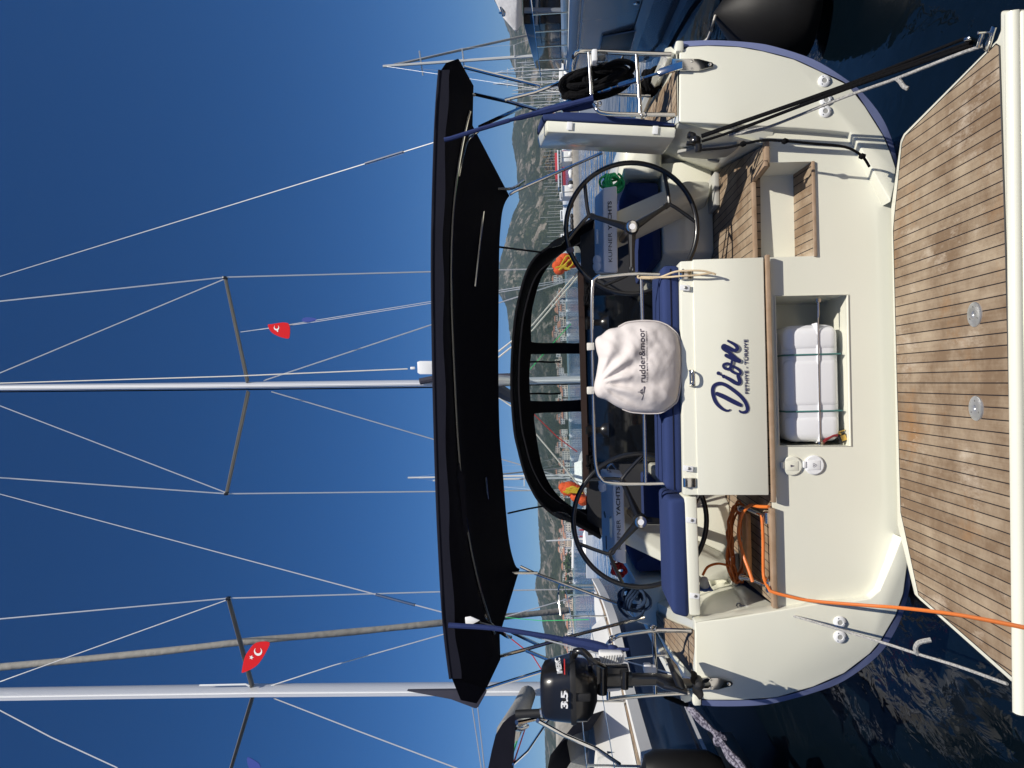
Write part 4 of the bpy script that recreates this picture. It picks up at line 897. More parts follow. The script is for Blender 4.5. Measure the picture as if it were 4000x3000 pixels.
# flags
def flag(pts, mt, Y, label, amp=.05, moon=None):
    t = thing('flag', label, 'flag', P(*pts[0], Y))
    b = MB(); b.prism(sm(PP(pts, Y), 3, True), (0,.012,0)); f_ = b.build('flag_cloth', mt, t)
    if moon:
        (mx, my, mr), (sx_, sy, sr) = moon; c_ = P(mx, my, Y-.004); k = Y/FPX; b = MB()
        o_ = [c_+V((math.cos(a)*mr*k, 0, math.sin(a)*mr*k)) for a in [R(-50)+R(-260)*i/18*-1+R(100) for i in range(0)]]
        A_ = [c_+V((math.cos(a), 0, math.sin(a)))*mr*k for a in [R(40+280*i/20) for i in range(21)]]
        c2 = c_+V((.28*mr*k, 0, 0)); B_ = [c2+V((math.cos(a), 0, math.sin(a)))*mr*.74*k for a in [R(48+264*i/20) for i in range(21)]]
        b.loft([A_, B_], False, False); q = P(sx_, sy, Y-.004)
        b.poly([q+V((math.cos(a)*rad, 0, math.sin(a)*rad)) for a, rad in [(R(18+36*i), sr*k*(1 if i % 2 else .42)) for i in range(10)]]); b.build('crescent_and_star', FLAGW, t)
flag([(1046,1270),(1062,1266),(1125,1262),(1130,1318),(1108,1320),(1080,1310),(1058,1295)], FLAGR, 10.3, 'small red flag flying from the right spreader of the cream yacht', moon=((1080,1280,11),(1084,1293,5)))
flag([(1178,1252),(1190,1240),(1228,1242),(1236,1250),(1215,1256),(1190,1258)], FLAGB, 10.3, 'crumpled blue pennant below the red flag right of the mast')
T(down(PD([(940,1297,10.5),(1040,1283,10.45),(1240,1250,10.3),(1700,1175,10)])), .006, 'flag_line', WIRE, boat, n=5); T(down(PD([(965,1294,10.5),(1240,1256,10.3),(1700,1182,10)])), .006, 'flag_line', WIRE, boat, n=5)
# orange bundles on the cabin roof
for yy, xx, lab, sd in ((1036,2212,'orange life ring bundle seen through the right sprayhood window',1),(1930,2238,'orange and yellow life ring bundle seen through the left sprayhood window',2)):
    random.seed(sd); t = thing('life_ring', lab, 'life ring', P(xx+40, yy, 9.2), 'orange life rings on the cabin roof')
    b = MB()
    for k in range(7): b.ball(P(xx+random.uniform(-38,40), yy+random.uniform(-28,28), 9.2+random.uniform(-.1,.1)), random.uniform(.05,.10), (1,1,random.uniform(.8,1.6)))
    b.build('cover', ORF, t)
    b = MB()
    for k in range(3 if sd == 1 else 6): b.tube([P(xx+random.uniform(-45,40), yy+random.uniform(-40,20)*(1 if sd == 1 else .6)-(14 if sd == 2 else 0), 9.05) for _ in range(4)], .011, 5, smooth=4)
    b.build('throw_line', YEL, t)
# ================================================================== NEIGHBOURING BOATS
# ---- navy sailing yacht on the left
ny = thing('sailing_yacht', 'navy blue sailing yacht moored close on the left with black bimini', 'sailing yacht', (-4.5, 8, 0))
G = [Z(2622,3300,1.56), Z(2522,2964,1.58), Z(2442,2653,1.63), Z(2392,2430,1.70), Z(2350,2315,1.78), Z(2322,2262,1.86)]
g = sm(G, 4); cl_a, cl_b = G[0]+V((-2.1,-.3,0)), G[-1]+V((-.25,.5,0))
def mir(p):
    d = (cl_b-cl_a); d.z = 0; d.normalize(); r_ = p-cl_a; n_ = V((d.y,-d.x,0)); k = r_.dot(n_); return V(p)-n_*(2*k)
ins = lambda p, k: p+(mir(p)-p)*k
secs = [[p, ins(p,-.012)+V((0,0,-.35)), ins(p,.03)+V((0,0,-1.0)), ins(p,.14)+V((0,0,-p.z-.1)), ins(p,.5)+V((0,0,-p.z-.4)), ins(p,.86)+V((0,0,-p.z-.1)), ins(p,.97)+V((0,0,-1.0)), ins(p,1.012)+V((0,0,-.35)), mir(p)] for p in g]
b = MB(); b.loft(secs, False, False); b.poly(secs[0]); b.build('hull', NHULL, ny, 50)
b = MB(); b.loft([[ins(p,-.016)+V((0,0,-.62)) for p in g], [ins(p,-.016)+V((0,0,-.66)) for p in g]], False, False); b.build('hull_stripe', WHITE, ny)
b = MB()
l = [ins(p,-.022) for p in g]; b.loft([[p+V((0,0,-.08)) for p in l], [p+V((0,0,.05)) for p in l], [ins(p,.02)+V((0,0,.05)) for p in g], [ins(p,.02)+V((0,0,0)) for p in g]], False, False)
b.build('gunwale', BOATW, ny)
b = MB(); b.loft([[ins(p,t)+V((0,0,.012)) for p in g] for t in (.02,.3,.5,.7,.98)], False, False); b.build('deck', BOATW, ny)
b = MB(); b.loft([[ins(p,.025)+V((0,0,.03)) for p in g], [ins(p,.13)+V((0,0,.03)) for p in g]], False, False); b.build('side_deck', TEAKS, ny)
gi = lambda t: g[min(len(g)-1, int(t*(len(g)-1)))]
b = MB(); b.loft([[ins(gi(t),.17)+V((0,0,.02)), ins(gi(t),.22)+V((0,0,h)), ins(gi(t),.5)+V((0,0,h+.06)), ins(gi(t),.78)+V((0,0,h)), ins(gi(t),.83)+V((0,0,.02))] for t, h in ((.0,.35),(.3,.45),(.5,.45),(.72,.25),(.78,.03))], False, False); b.build('cabin_roof', BOATW, ny)
b = MB()
for t0, t1 in ((.32,.42),(.46,.56)): b.poly([ins(gi(t0),.185)+V((0,0,.14)), ins(gi(t1),.185)+V((0,0,.14)), ins(gi(t1),.205)+V((0,0,.33)), ins(gi(t0),.205)+V((0,0,.33))])
b.build('cabin_window', TINT, ny)
b = MB(); b.poly(PP([(2692,2778),(2712,2786),(2776,2904),(2722,2884)], 7.0)); 
bmesh.ops.solidify(b.bm, geom=b.bm.faces[:], thickness=.01)
b.bm.free()
hw = [ins(q,-.03)+V((0,0,dz)) for q, dz in ((gi(.13),-.72),(gi(.25),-.74),(gi(.25),-1.0),(gi(.13),-1.0))]
b = MB(); b.prism(hw, V((-.02,0,0)), .004); b.build('hull_window', DWIN, ny)
# sprayhood, bimini
b = MB(); s_ = [(2308,2850),(2250,2868),(2190,2900),(2150,2950),(2138,3010),(2150,3100)]
b.loft([PP(s_, 8.6), [p+V((-.25,1.2,-.25)) for p in PP(s_, 8.6)], [p+V((-.4,1.6,-.9)) for p in PP(s_, 8.6)]], False, False); bmesh.ops.solidify(b.bm, geom=b.bm.faces[:], thickness=.02); sh_ = b.build('sprayhood', NAVY, ny, 60)
b = MB(); b.poly(PP([(2302,2935),(2296,2985),(2300,3090),(2240,3090),(2215,3000),(2240,2970)], 8.5)); b.build('hood_window', VINYL, sh_)
b = MB(); q_ = [(2012,2788),(1990,2800),(1965,2823),(1936,2870),(1920,2935),(1907,3000),(1900,3120),(1898,3250)]
lo = [(2016,2826),(2013,2850),(2010,2880),(2008,2910),(2006,2950),(2005,3000),(2004,3120),(2003,3250)]
b.loft([PP(q_, 6.4), PP(lo, 6.2), [p+V((-.15,.25,.02)) for p in PP(lo, 6.2)], [p+V((-.15,.3,-.02)) for p in PP(q_, 6.4)]], False, False); bmesh.ops.solidify(b.bm, geom=b.bm.faces[:], thickness=.02); nb = b.build('bimini', NAVY, ny, 60)
b = MB(); b.tube(PD([(2018,2822,6.2),(2100,2805,6.4),(2130,2810,6.6)]), .022, 8); b.tube(PD([(2100,2815,6.3),(2200,2870,6.6),(2330,2925,7.0),(2420,2985,7.2)]), .02, 8); b.tube(PD([(2005,2985,6.2),(2060,2935,6.6),(2150,2800,7.5)]), .012, 6); b.tube(PD([(2012,2845,6.3),(2035,2850,6.4),(2060,2835,6.5)]), .02, 8); b.build('bimini_frame', SS, nb)
# mast and rigging
b = MB(); ctr = [P(2230,2690,15), P(1700,2692,15), P(1000,2697,15), P(0,2712,15)]; ctr.append(ctr[-1]*2-ctr[-2])
b.loft([[p+V((a*2.0,c_*2.0,0)) for a, c_ in prof] for p in ctr]); nm = b.build('mast', ALUW, ny, 30)
b = MB(); b.tube([p+V((.02,-.205,0)) for p in ctr], .018, 6); b.build('mast_track', WHITE, nm)
NR, NL = P(987,2686,15), P(987,2722,15); NRt, NLt = P(892,2338,14.2), P(900,3010,14.4)
for a, c_ in ((NR, NRt), (NL, NLt)):
    b = MB(); d_ = (c_-a).normalized(); u_ = d_.cross(V((0,0,1))).normalized(); b.loft([[q+u_*(.085*k*math.cos(t))+V((0,0,.03*math.sin(t))) for t in [i*math.pi/4 for i in range(8)]] for q, k in ((a, 1.1), (c_, .8))]); b.build('spreader', DALU, nm)
b = MB(); b.box(NRt, (.08,.1,.08), bev=.015); b.build('spreader_tip', BLK, nm)
nw = lambda l, r, mt=WIRE, n_='shroud': T(down(PD(l)) if n_ == 'shroud' and l[-1][0] > 1700 else PD(l), r, n_, mt, nm, n=6)
nw([(0,2418,14.4),(892,2337,14.2),(1740,2311,14.6),(2330,2300,15)], .015); nw([(0,2663,15),(892,2342,14.2)], .012); nw([(1045,2683,15),(1300,2600,15),(1745,2474,15.2)], .013); nw([(1070,2728,15),(1400,2856,14),(1790,3003,13)], .013); nw([(0,2775,15),(200,2880,14.5),(460,3000,14)], .014)
b = MB(); rp = sm(PD([(2225,2383,19.8),(1980,2408,19),(1735,2432,18),(1380,2468,17.3),(1000,2502,16.6),(600,2548,16.2),(0,2606,15.8)]), 6); b.tube(rp, [.082+.005*math.sin(i*1.1) for i in range(len(rp))], 9); b.build('furled_genoa', SAILG, nm, 60)
nw([(1975,2412,18.5),(2120,2425,18.5),(2300,2420,18)], .010, GREEN, 'sheet'); nw([(1990,2490,12),(2080,2560,12),(2115,2615,12)], .010, RED, 'sheet')
b = MB(); b.tube([P(2060,2712,14.6), P(2035,2770,12.5), P(1985,2862,10.0)], .17, 14); nb_ = b.build('boom', SAILG, ny)
T(PD([(2065,2735,14),(2040,2830,11.5),(1990,2985,8.5)]), .012, 'boom_line', GREEN, nb_); T(PD([(2075,2740,14),(2050,2850,11.5),(2005,2985,8.5)]), .010, 'boom_line', RED, nb_)
b = MB(); b.prism(PP([(1588,2700),(1760,2732),(1856,2768),(1866,2766),(1900,2705),(1900,2696)], 12.5), (0,.10,0), .01); b.build('stacked_sail', SAILD, nm)
nw([(1845,2766,12.3),(1880,3000,11)], .009, WIRE, 'lazy_line'); nw([(1866,2764,12.3),(1892,3000,11)], .009, WIRE, 'lazy_line')
# pulpit and lifeline posts
b = MB(); P_ = lambda t, k, h: ins(gi(t), k)+V((0,0,h))
for t in (.2,.36,.52,.66,.8,.92): b.tube([P_(t,.03,.02), P_(t,.03,.62)], .014, 6)
for h in (.33,.62): b.tube([P_(t/12,.03,h) for t in range(2,12)], .006, 5)
b.tube([P_(.9,.04,.62), P_(.97,.1,.70), P_(1,.5,.72), P_(.97,.9,.7)], .018, 6, smooth=4); b.tube([P_(.97,.1,.05), P_(.97,.1,.7)], .016, 6)
b.build('guard_rail', SS, ny)
b = MB(); hull3(b, [P_(.40,.25,.42), P_(.40,.7,.42), P_(.5,.25,.42), P_(.5,.7,.42), P_(.41,.3,.95), P_(.41,.66,.95), P_(.46,.3,.93), P_(.46,.66,.93)], .05); b.build('windscreen_hood', SAILG, ny)
b = MB(); hull3(b, [P_(.62,.3,.3), P_(.62,.62,.3), P_(.7,.3,.26), P_(.7,.62,.26), P_(.63,.34,.38), P_(.69,.58,.34)], .02); b.build('deck_hatch', TINT, ny)
flag([(1000,2511),(1052,2509),(1040,2545),(1012,2590),(985,2612),(948,2628),(945,2618),(955,2570),(972,2540)], FLAGR, 14.0, 'red flag with white crescent and star on the left yacht spreader', moon=((1008,2545,17),(982,2568,10)))
flag([(966,2958),(990,2968),(1012,2984),(1016,3002),(985,3012),(968,2990)], FLAGB, 14.0, 'blue and white pennant hanging under the left yacht spreader at the picture edge')
# VHF antenna on mast
nw([(780,2677,14.8),(960,2673,14.8),(975,2680,14.8)], .02, WHITE, 'antenna')
# fender and mooring rope of the navy yacht
b = MB(); p = P(2672,3010,6.2); b.lathe(p, (0,0,1), [(.02,-.36),(.11,-.32),(.165,-.2),(.165,.24),(.12,.33),(.03,.36)], 24)
f_ = b.build('fender', FENDR); tag(f_, 'black cylindrical fender against the navy hull at the lower left corner', 'fender', 'black fenders')
b = MB()
for o in (-9, 9):
    b.tube(sm(PD([(2682+o*.4,2752+o,5.2),(2740,2815+o,5.1),(2800+o*.3,2870,5.0),(2850-o*.5,2950+o,4.9),(2900,3000+o,4.8),(2960,3100,4.7)]), 5), .018, 8)
for k in range(5): b.tube([P(2812+12*math.cos(a)+k*4-8, 2888+22*math.sin(a)*math.cos(k), 4.98) for a in [i*math.pi/4 for i in range(8)]], .015, 6, True)
solo(b, 'mooring_line', ROPEP, 'purple grey doubled mooring rope with a knot at the lower left transom corner', 'rope')
T(PD([(2600,2720,4.36),(2660,2745,4.6),(2682,2752,5.2)]), .016, 'stern_line', ROPEB, boat, 4)

# ---- grey yacht on the right
gy = thing('motor_yacht', 'grey hulled yacht moored on the right with black hull window and pale roof', 'motor yacht', (6, 11, 0))
A0, A1 = P(2237,0,10.4), P(2228,200,13.0); dd = (A1-A0); dd.z = 0; dd.normalize(); nn = V((dd.y,-dd.x,0))      # nn points away from us (+x)
gl = [A0+dd*t+nn*o+V((0,0,z)) for t, o, z in ((-7,-.25,-.05),(-3,-.1,-.02),(0,0,0),(2.7,0,0),(5,.25,.04),(7.5,.9,.1),(10,2.0,.2))]
gl = [V((p.x,p.y,A0.z+(p.z-A0.z))) for p in gl]
b = MB(); b.loft([[p+nn*o+V((0,0,z-(p.z if z < -1 else 0)+(0 if z >= -1 else 2.07))) if False else V((p.x+nn.x*o, p.y+nn.y*o, p.z*k+zz)) for p in gl] for o, k, zz in ((0,1,0),(-.02,.8,0),(.02,.45,0),(.10,.2,0),(.25,0,-.2))], False, False)
b.loft([[V((p.x+nn.x*o, p.y+nn.y*o, p.z*k)) for p in gl] for o, k in ((0,1),(4.2,1),(4.2,0))], False, False); b.build('hull', GHULL, gy, 50)
b = MB(); b.loft([[V((p.x+nn.x*o, p.y+nn.y*o, p.z*k)) for p in gl] for o, k in ((-.012,.50),(-.005,.42))], False, False); b.loft([[V((p.x+nn.x*o, p.y+nn.y*o, p.z*k)) for p in gl] for o, k in ((.05,.22),(.07,.16))], False, False); b.build('hull_band', GHULL2, gy, 50)
b = MB(); b.loft([[p+nn*o+V((0,0,z)) for p in gl] for o, z in ((-.03,-.10),(-.06,-.02),(-.03,.05),(.12,.05))], False, False); b.loft([[p+nn*o+V((0,0,z)) for p in gl] for o, z in ((-.035,-.16),(-.035,-.13))], False, False); b.build('gunwale', BOATW, gy, 50)
def hp(x, y):
    d = ray(x, y); return CAM+d*((A0-nn*.035-CAM).dot(nn)/d.dot(nn))
b = MB(); b.prism([hp(*q) for q in ((2356,145),(2479,123),(2459,199),(2346,200))], nn*.03, .004); w_ = b.build('hull_window', DWIN, gy)
b = MB(); b.tube([hp(*q) for q in ((2352,143),(2484,120),(2462,202),(2341,203))], .012, 6, True); b.build('window_frame', GHULL2, w_)
b = MB(); b.lathe(hp(2487,9), -nn, [(.05,0),(.05,.02),(.03,.03),(0,.03)], 12); b.build('through_hull', SS, gy)
# glass house with roof
gb = [(2045,95),(2192,93)]
b = MB(); q0, q1 = P(2192,93,13.0), P(2045,95,13.0); hull3(b, [q0, q1, q0+V((3.2,-.4,0)), q1+V((3.2,-.4,0)), q0+V((.5,3,0)), q1+V((.5,3,-.1)), q0+V((3.6,3,0)), q1+V((3.6,3,-.1))], .03); b.build('glass_house', TINT, gy)
b = MB()
for x, y in ((2050,14),): b.tube([P(2048,40,12.9), P(2190,42,12.9)], .05, 6)
b.tube([P(2095,98,12.9), P(2100,-60,12.9)], .03, 6); b.build('window_bar', GHULL2, gy)
b = MB(); hull3(b, [P(1929,-8,12.5), P(1963,67,12.5), P(2016,128,12.5), P(2042,92,12.6), P(2036,-8,12.6), P(2030,-200,12.5), P(1925,-200,12.5), P(2000,110,16), P(1950,-150,16), P(2030,60,16)], .03); b.build('roof', TARP, gy, 30)
b = MB(); b.tube([P(1972,52,12.3), P(1958,30,12.3), P(1968,62,12.3)], .03, 6); b.tube([P(1950,48,12.3), P(1975,56,12.3)], .02, 6); b.build('roof_fitting', SS, gy)
b = MB(); l = [p+nn*.1 for p in gl]
for i in range(7): q = A0+dd*(i*.9-.8)+nn*.15; b.tube([q, q+V((0,0,.62))], .014, 6)
b.tube([A0+dd*t+nn*.15+V((0,0,.62)) for t in (-3,0,5)], .010, 5); b.build('guard_rail', SS, gy)
b = MB(); b.tube([hp(2590,232), hp(2640,130)-nn*.05, hp(2700,10)-nn*.1, hp(2760,-100)-nn*.2], .035, 8)
solo(b, 'mooring_line', ROPEB, 'thick black mooring rope running along the grey hull on the right', 'rope')
# big black fender
b = MB(); fo = [(2786,146),(2840,60),(2900,-30),(3150,-60),(3182,40),(3186,125),(3166,205),(3120,235),(3000,210),(2880,185),(2800,160)]
c0 = P(2786,140,6.3); b_ = P(3185,120,6.3)
prf = []
for x, hwid in ((2786,8),(2815,45),(2860,100),(2940,145),(3030,175),(3110,190),(3160,180),(3182,120),(3188,30)):
    prf.append((hwid*6.3/FPX, P(2786,60,6.3).z-P(x,60,6.3).z))
o_ = P(2786,60,6.45); b.lathe(o_, (.0,0,-1), prf, 28); f_ = b.build('fender', FENDR, None, 60); tag(f_, 'huge black rounded fender hanging beside the grey hull on the right', 'fender', 'black fenders')
T([o_+V((0,0,-.02)), P(2765,150,6.6), hp(2745,160)], .012, 'fender_line', ROPEW, gy, 3)
# ================================================================== WATER, HILLS, SHORE
hzn = lambda y: 2000+FPX*math.tan(TH)*1.0+.0262*(y-1500)
WAT = bpy.data.materials.new('sea_water'); WAT.use_nodes = True; t = WAT.node_tree; bs = t.nodes['Principled BSDF']
bs.inputs['Base Color'].default_value = (.003,.010,.022,1); bs.inputs['Roughness'].default_value = .04; bs.inputs['IOR'].default_value = 1.33
gN = t.nodes.new('ShaderNodeNewGeometry'); mp = t.nodes.new('ShaderNodeMapping'); mp.inputs['Scale'].default_value = (1,.55,1); mp.inputs['Rotation'].default_value = (0,0,.5); t.links.new(gN.outputs['Position'], mp.inputs[0])
prev = None
for sc, st, dist in ((1.6,.24,.05),(6.5,.30,.012),(.35,.9,.6)):
    n_ = t.nodes.new('ShaderNodeTexNoise'); n_.inputs['Scale'].default_value = sc; n_.inputs['Detail'].default_value = 3; n_.inputs['Distortion'].default_value = .8; t.links.new(mp.outputs[0], n_.inputs['Vector'])
    k = t.nodes.new('ShaderNodeBump'); k.inputs['Strength'].default_value = st; k.inputs['Distance'].default_value = dist; t.links.new(n_.outputs[0], k.inputs['Height'])
    if prev: t.links.new(prev.outputs[0], k.inputs['Normal'])
    prev = k
t.links.new(prev.outputs[0], bs.inputs['Normal'])
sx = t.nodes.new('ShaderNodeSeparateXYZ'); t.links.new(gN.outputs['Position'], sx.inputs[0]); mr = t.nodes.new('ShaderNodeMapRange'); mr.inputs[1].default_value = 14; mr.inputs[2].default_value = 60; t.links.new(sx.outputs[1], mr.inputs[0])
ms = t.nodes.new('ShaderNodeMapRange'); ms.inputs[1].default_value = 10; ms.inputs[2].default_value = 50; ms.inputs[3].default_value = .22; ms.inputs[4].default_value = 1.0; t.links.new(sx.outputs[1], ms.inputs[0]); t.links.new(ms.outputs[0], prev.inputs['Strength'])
wm = t.nodes.new('ShaderNodeMix'); wm.data_type = 'RGBA'; wm.inputs[6].default_value = (.0015,.004,.007,1); wm.inputs[7].default_value = (.016,.09,.23,1); t.links.new(mr.outputs[0], wm.inputs[0]); t.links.new(wm.outputs[2], bs.inputs['Base Color'])  # shade painted dark into near water, reflected sky blue into far water
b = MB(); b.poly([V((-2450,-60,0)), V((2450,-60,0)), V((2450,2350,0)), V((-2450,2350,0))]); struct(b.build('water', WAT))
# hills
HM = bpy.data.materials.new('hillside'); HM.use_nodes = True; t = HM.node_tree; bs = t.nodes['Principled BSDF']; bs.inputs['Roughness'].default_value = 1; bs.inputs['Specular IOR Level'].default_value = 0
gN = t.nodes.new('ShaderNodeNewGeometry')
mp = t.nodes.new('ShaderNodeMapping'); mp.inputs['Scale'].default_value = (1,.16,1); t.links.new(gN.outputs['Position'], mp.inputs[0])
def nz(sc, de=8, ro=.62, di=0):
    n_ = t.nodes.new('ShaderNodeTexNoise'); n_.inputs['Scale'].default_value = sc; n_.inputs['Detail'].default_value = de; n_.inputs['Roughness'].default_value = ro; n_.inputs['Distortion'].default_value = di; t.links.new(mp.outputs[0], n_.inputs['Vector']); return n_
def ramp(src, p0, c0, p1, c1):
    r_ = t.nodes.new('ShaderNodeValToRGB'); r_.color_ramp.elements[0].position = p0; r_.color_ramp.elements[1].position = p1; r_.color_ramp.elements[0].color = (*c0,1); r_.color_ramp.elements[1].color = (*c1,1); t.links.new(src, r_.inputs[0]); return r_
gr1 = ramp(nz(.28,6,.7).outputs[0], .38, (.012,.020,.010), .66, (.058,.070,.036)); ro = ramp(nz(.05).outputs[0], .4, (.16,.14,.115), .65, (.33,.29,.24)); mk = ramp(nz(.034,12,.78,.2).outputs[0], .525, (0,0,0), .575, (.8,.8,.8))
mx = t.nodes.new('ShaderNodeMix'); mx.data_type = 'RGBA'; t.links.new(mk.outputs[0], mx.inputs[0]); t.links.new(gr1.outputs[0], mx.inputs[6]); t.links.new(ro.outputs[0], mx.inputs[7]); t.links.new(mx.outputs[2], bs.inputs['Base Color'])
bp = t.nodes.new('ShaderNodeBump'); bp.inputs['Distance'].default_value = 6; bp.inputs['Strength'].default_value = .8; t.links.new(nz(.09,8,.7).outputs[0], bp.inputs['Height']); t.links.new(bp.outputs[0], bs.inputs['Normal'])
ridge = [(-500,1990),(-200,1900),(0,1930),(60,1962),(140,1992),(231,1992),(289,2014),(357,2025),(482,2006),(545,1999),(651,2018),(699,2019),(789,2028),(825,2008),(890,1987),(952,1972),(1024,1951),(1100,1945),(1145,1947),(1163,1958),(1202,1980),(1275,1987),(1362,1998),(1400,2003),(1480,2030),(1600,2052),(1760,2075),(1900,2093),(1955,2099),(2020,2102),(2119,2106),(2152,2111),(2217,2111),(2260,2092),(2300,2090),(2347,2102),(2398,2113),(2434,2119),(2481,2128),(2560,2131),(2700,2129),(2870,2128),(3000,2131),(3300,2140),(3600,2160)]
def rx_(y):
    for (a, xa), (c_, xc) in zip(ridge, ridge[1:]):
        if a <= y <= c_: return xa+(xc-xa)*(y-a)/(c_-a)
b = MB(); rows = []; NR_ = 22; ys = [-480+7.5*i for i in range(540)]
for j in range(NR_+4):
    f = j/NR_; row = []
    for y in ys:
        Yt = 1900.0+250*NZ.noise(V((y*.003, 5, 0)))
        top = P(rx_(y), y, Yt); base = Z(hzn(y)+8, y, 0); base = P(hzn(y), y, 900); base.z = 1.5
        if f <= 1:
            ff = f; p = base.lerp(top, ff); prf_ = ff**(1.15+.3*NZ.noise(V((y*.006, 2, 0)))); p.z = 1.5+(top.z-1.5)*prf_
            am = top.z*.16*math.sin(math.pi*ff)
            p.z += am*(NZ.noise(V((p.x*.009, p.y*.009, 3)))+.6*NZ.noise(V((p.x*.025, p.y*.02, 8)))); p.z = min(p.z, 1.5+(top.z-1.5)*(ff*.6+.4))
            if j == NR_: p.z += 2.2*NZ.noise(V((y*.17, 0, 1)))+1.2*NZ.noise(V((y*.5, 4, 1)))
        else:
            p = top+V((top.x/top.y*(f-1)*1500, (f-1)*1500, -(f-1)*300))
        row.append(p)
    rows.append(row)
b.loft(rows, False, False); struct(b.build('hills', HM, None, 180))
# shore strip
b = MB(); b.loft([[P(hzn(y), y, Y)*1 for y in ys[::6]] for Y in (880, 905)], False, False)
for v in b.bm.verts: v.co.z = 1.2
bmesh.ops.solidify(b.bm, geom=b.bm.faces[:], thickness=2.5); struct(b.build('shore', FGREY))
# trees along the shore
random.seed(21)
def leafball(name, col): return mat(name, col, .9, bump=(.6,.9,.6), var=(.5,.2,tuple(c*.55 for c in col)), spec=.1)
TG, TB, TO = leafball('shore_tree', (.05,.08,.025)), leafball('tree_bush', (.16,.12,.06)), mat('tree_trunk', (.12,.09,.06), .9)
def tree(y, h, w, mt, label, Y=880):
    p = P(hzn(y), y, Y); p.z = 1; t_ = thing('tree', label, 'tree', p, 'trees along the far shore'); b = MB()
    b.tube([p, p+V((0,0,h*.5))], [.5,.3], 6); b.build('trunk', TO, t_); b = MB()
    for k in range(70):
        o = p+V((random.gauss(0,.26)*w, random.gauss(0,.2)*w, h*(.55+random.gauss(0,.2)))); r0 = w*random.uniform(.04,.11)
        bb = bmesh.new(); bmesh.ops.create_icosphere(bb, subdivisions=1, radius=r0)
        for v in bb.verts: v.co = v.co*random.uniform(.6,1.4)+o
        b.merge(bb)
    b.build('crown', mt, t_, 180)
for y, h, w, m_, lab in ((620,24,20,TB,'brown green tree clump on the far shore left of the raised seat'),(655,20,18,TB,'lower brown tree clump on the far shore beside the bimini tube'),(702,13,10,TG,'round green tree on the shore above the red excursion boat'),(770,9,7,TG,'small green tree between the distant masts'),(2200,11,22,TG,'wide green tree row on the left shore above the houses'),(2290,12,24,TG,'dark green tree row on the left shore behind the navy bow'),(150,16,22,TG,'dark green trees under the tall mast at right'),(330,9,16,TG,'green trees behind the moored boats at right')):
    tree(y, h, w, m_, lab)
# houses
random.seed(5)
def house(px_y, px_x, Y, w, h, wm, roof):
    p = P(px_x, px_y, Y); z0 = p.z
    t_ = thing('house', 'small %s house on the far shore below the hill' % ('terracotta roofed' if roof else 'flat roofed'), 'house', p, 'houses along the far shore')
    d_ = w*random.uniform(.8,1.2); b = MB(); b.box(p+V((0,0,h/2)), (w,d_,h)); b.build('wall', wm, t_)
    b = MB()
    if roof: hull3(b, [p+V((sx*w*.56, sy*d_*.56, h)) for sx in (-1,1) for sy in (-1,1)]+[p+V((sx*w*.3, 0, h+w*.22)) for sx in (-1,1)])
    else: b.box(p+V((0,0,h+.15)), (w*1.06,d_*1.06,.3))
    b.build('roof', ROOF if roof else wm, t_)
    b = MB(); nx = max(2, int(w/2.6)); nzz = max(1, int(h/3))
    for i in range(nx):
        for k in range(nzz): b.box(p+V(((i+.5)/nx*w-w/2, -d_/2, (k+.55)/nzz*h)), (w/nx*.45,.16,h/nzz*.5))
    b.build('window', WIN, t_)
def row(y0, y1, n, lo, hi):
    for i in range(n):
        y = random.uniform(y0, y1); up_ = random.uniform(0, 1)**1.6
        Y = 890+up_*160; x = hzn(y)+7-up_*hi-lo
        w = random.uniform(5,11); house(y, x, Y, w, random.uniform(4,8)*(1.2 if up_ < .3 else .8), random.choice(HOUSES), random.random() < .45)
row(2035,2260,46,3,36); row(2260,2560,34,3,30); row(1620,1960,44,3,40); row(1380,1570,18,3,40); row(1090,1335,40,3,44); row(2600,3000,20,3,30); row(230,430,12,3,24); row(985,1060,8,3,26)
for i, (x, y) in enumerate(((2128,1290),(2122,1310),(2135,1300))): house(y, x, 1300, 9, 6, HOUSES[0], False)
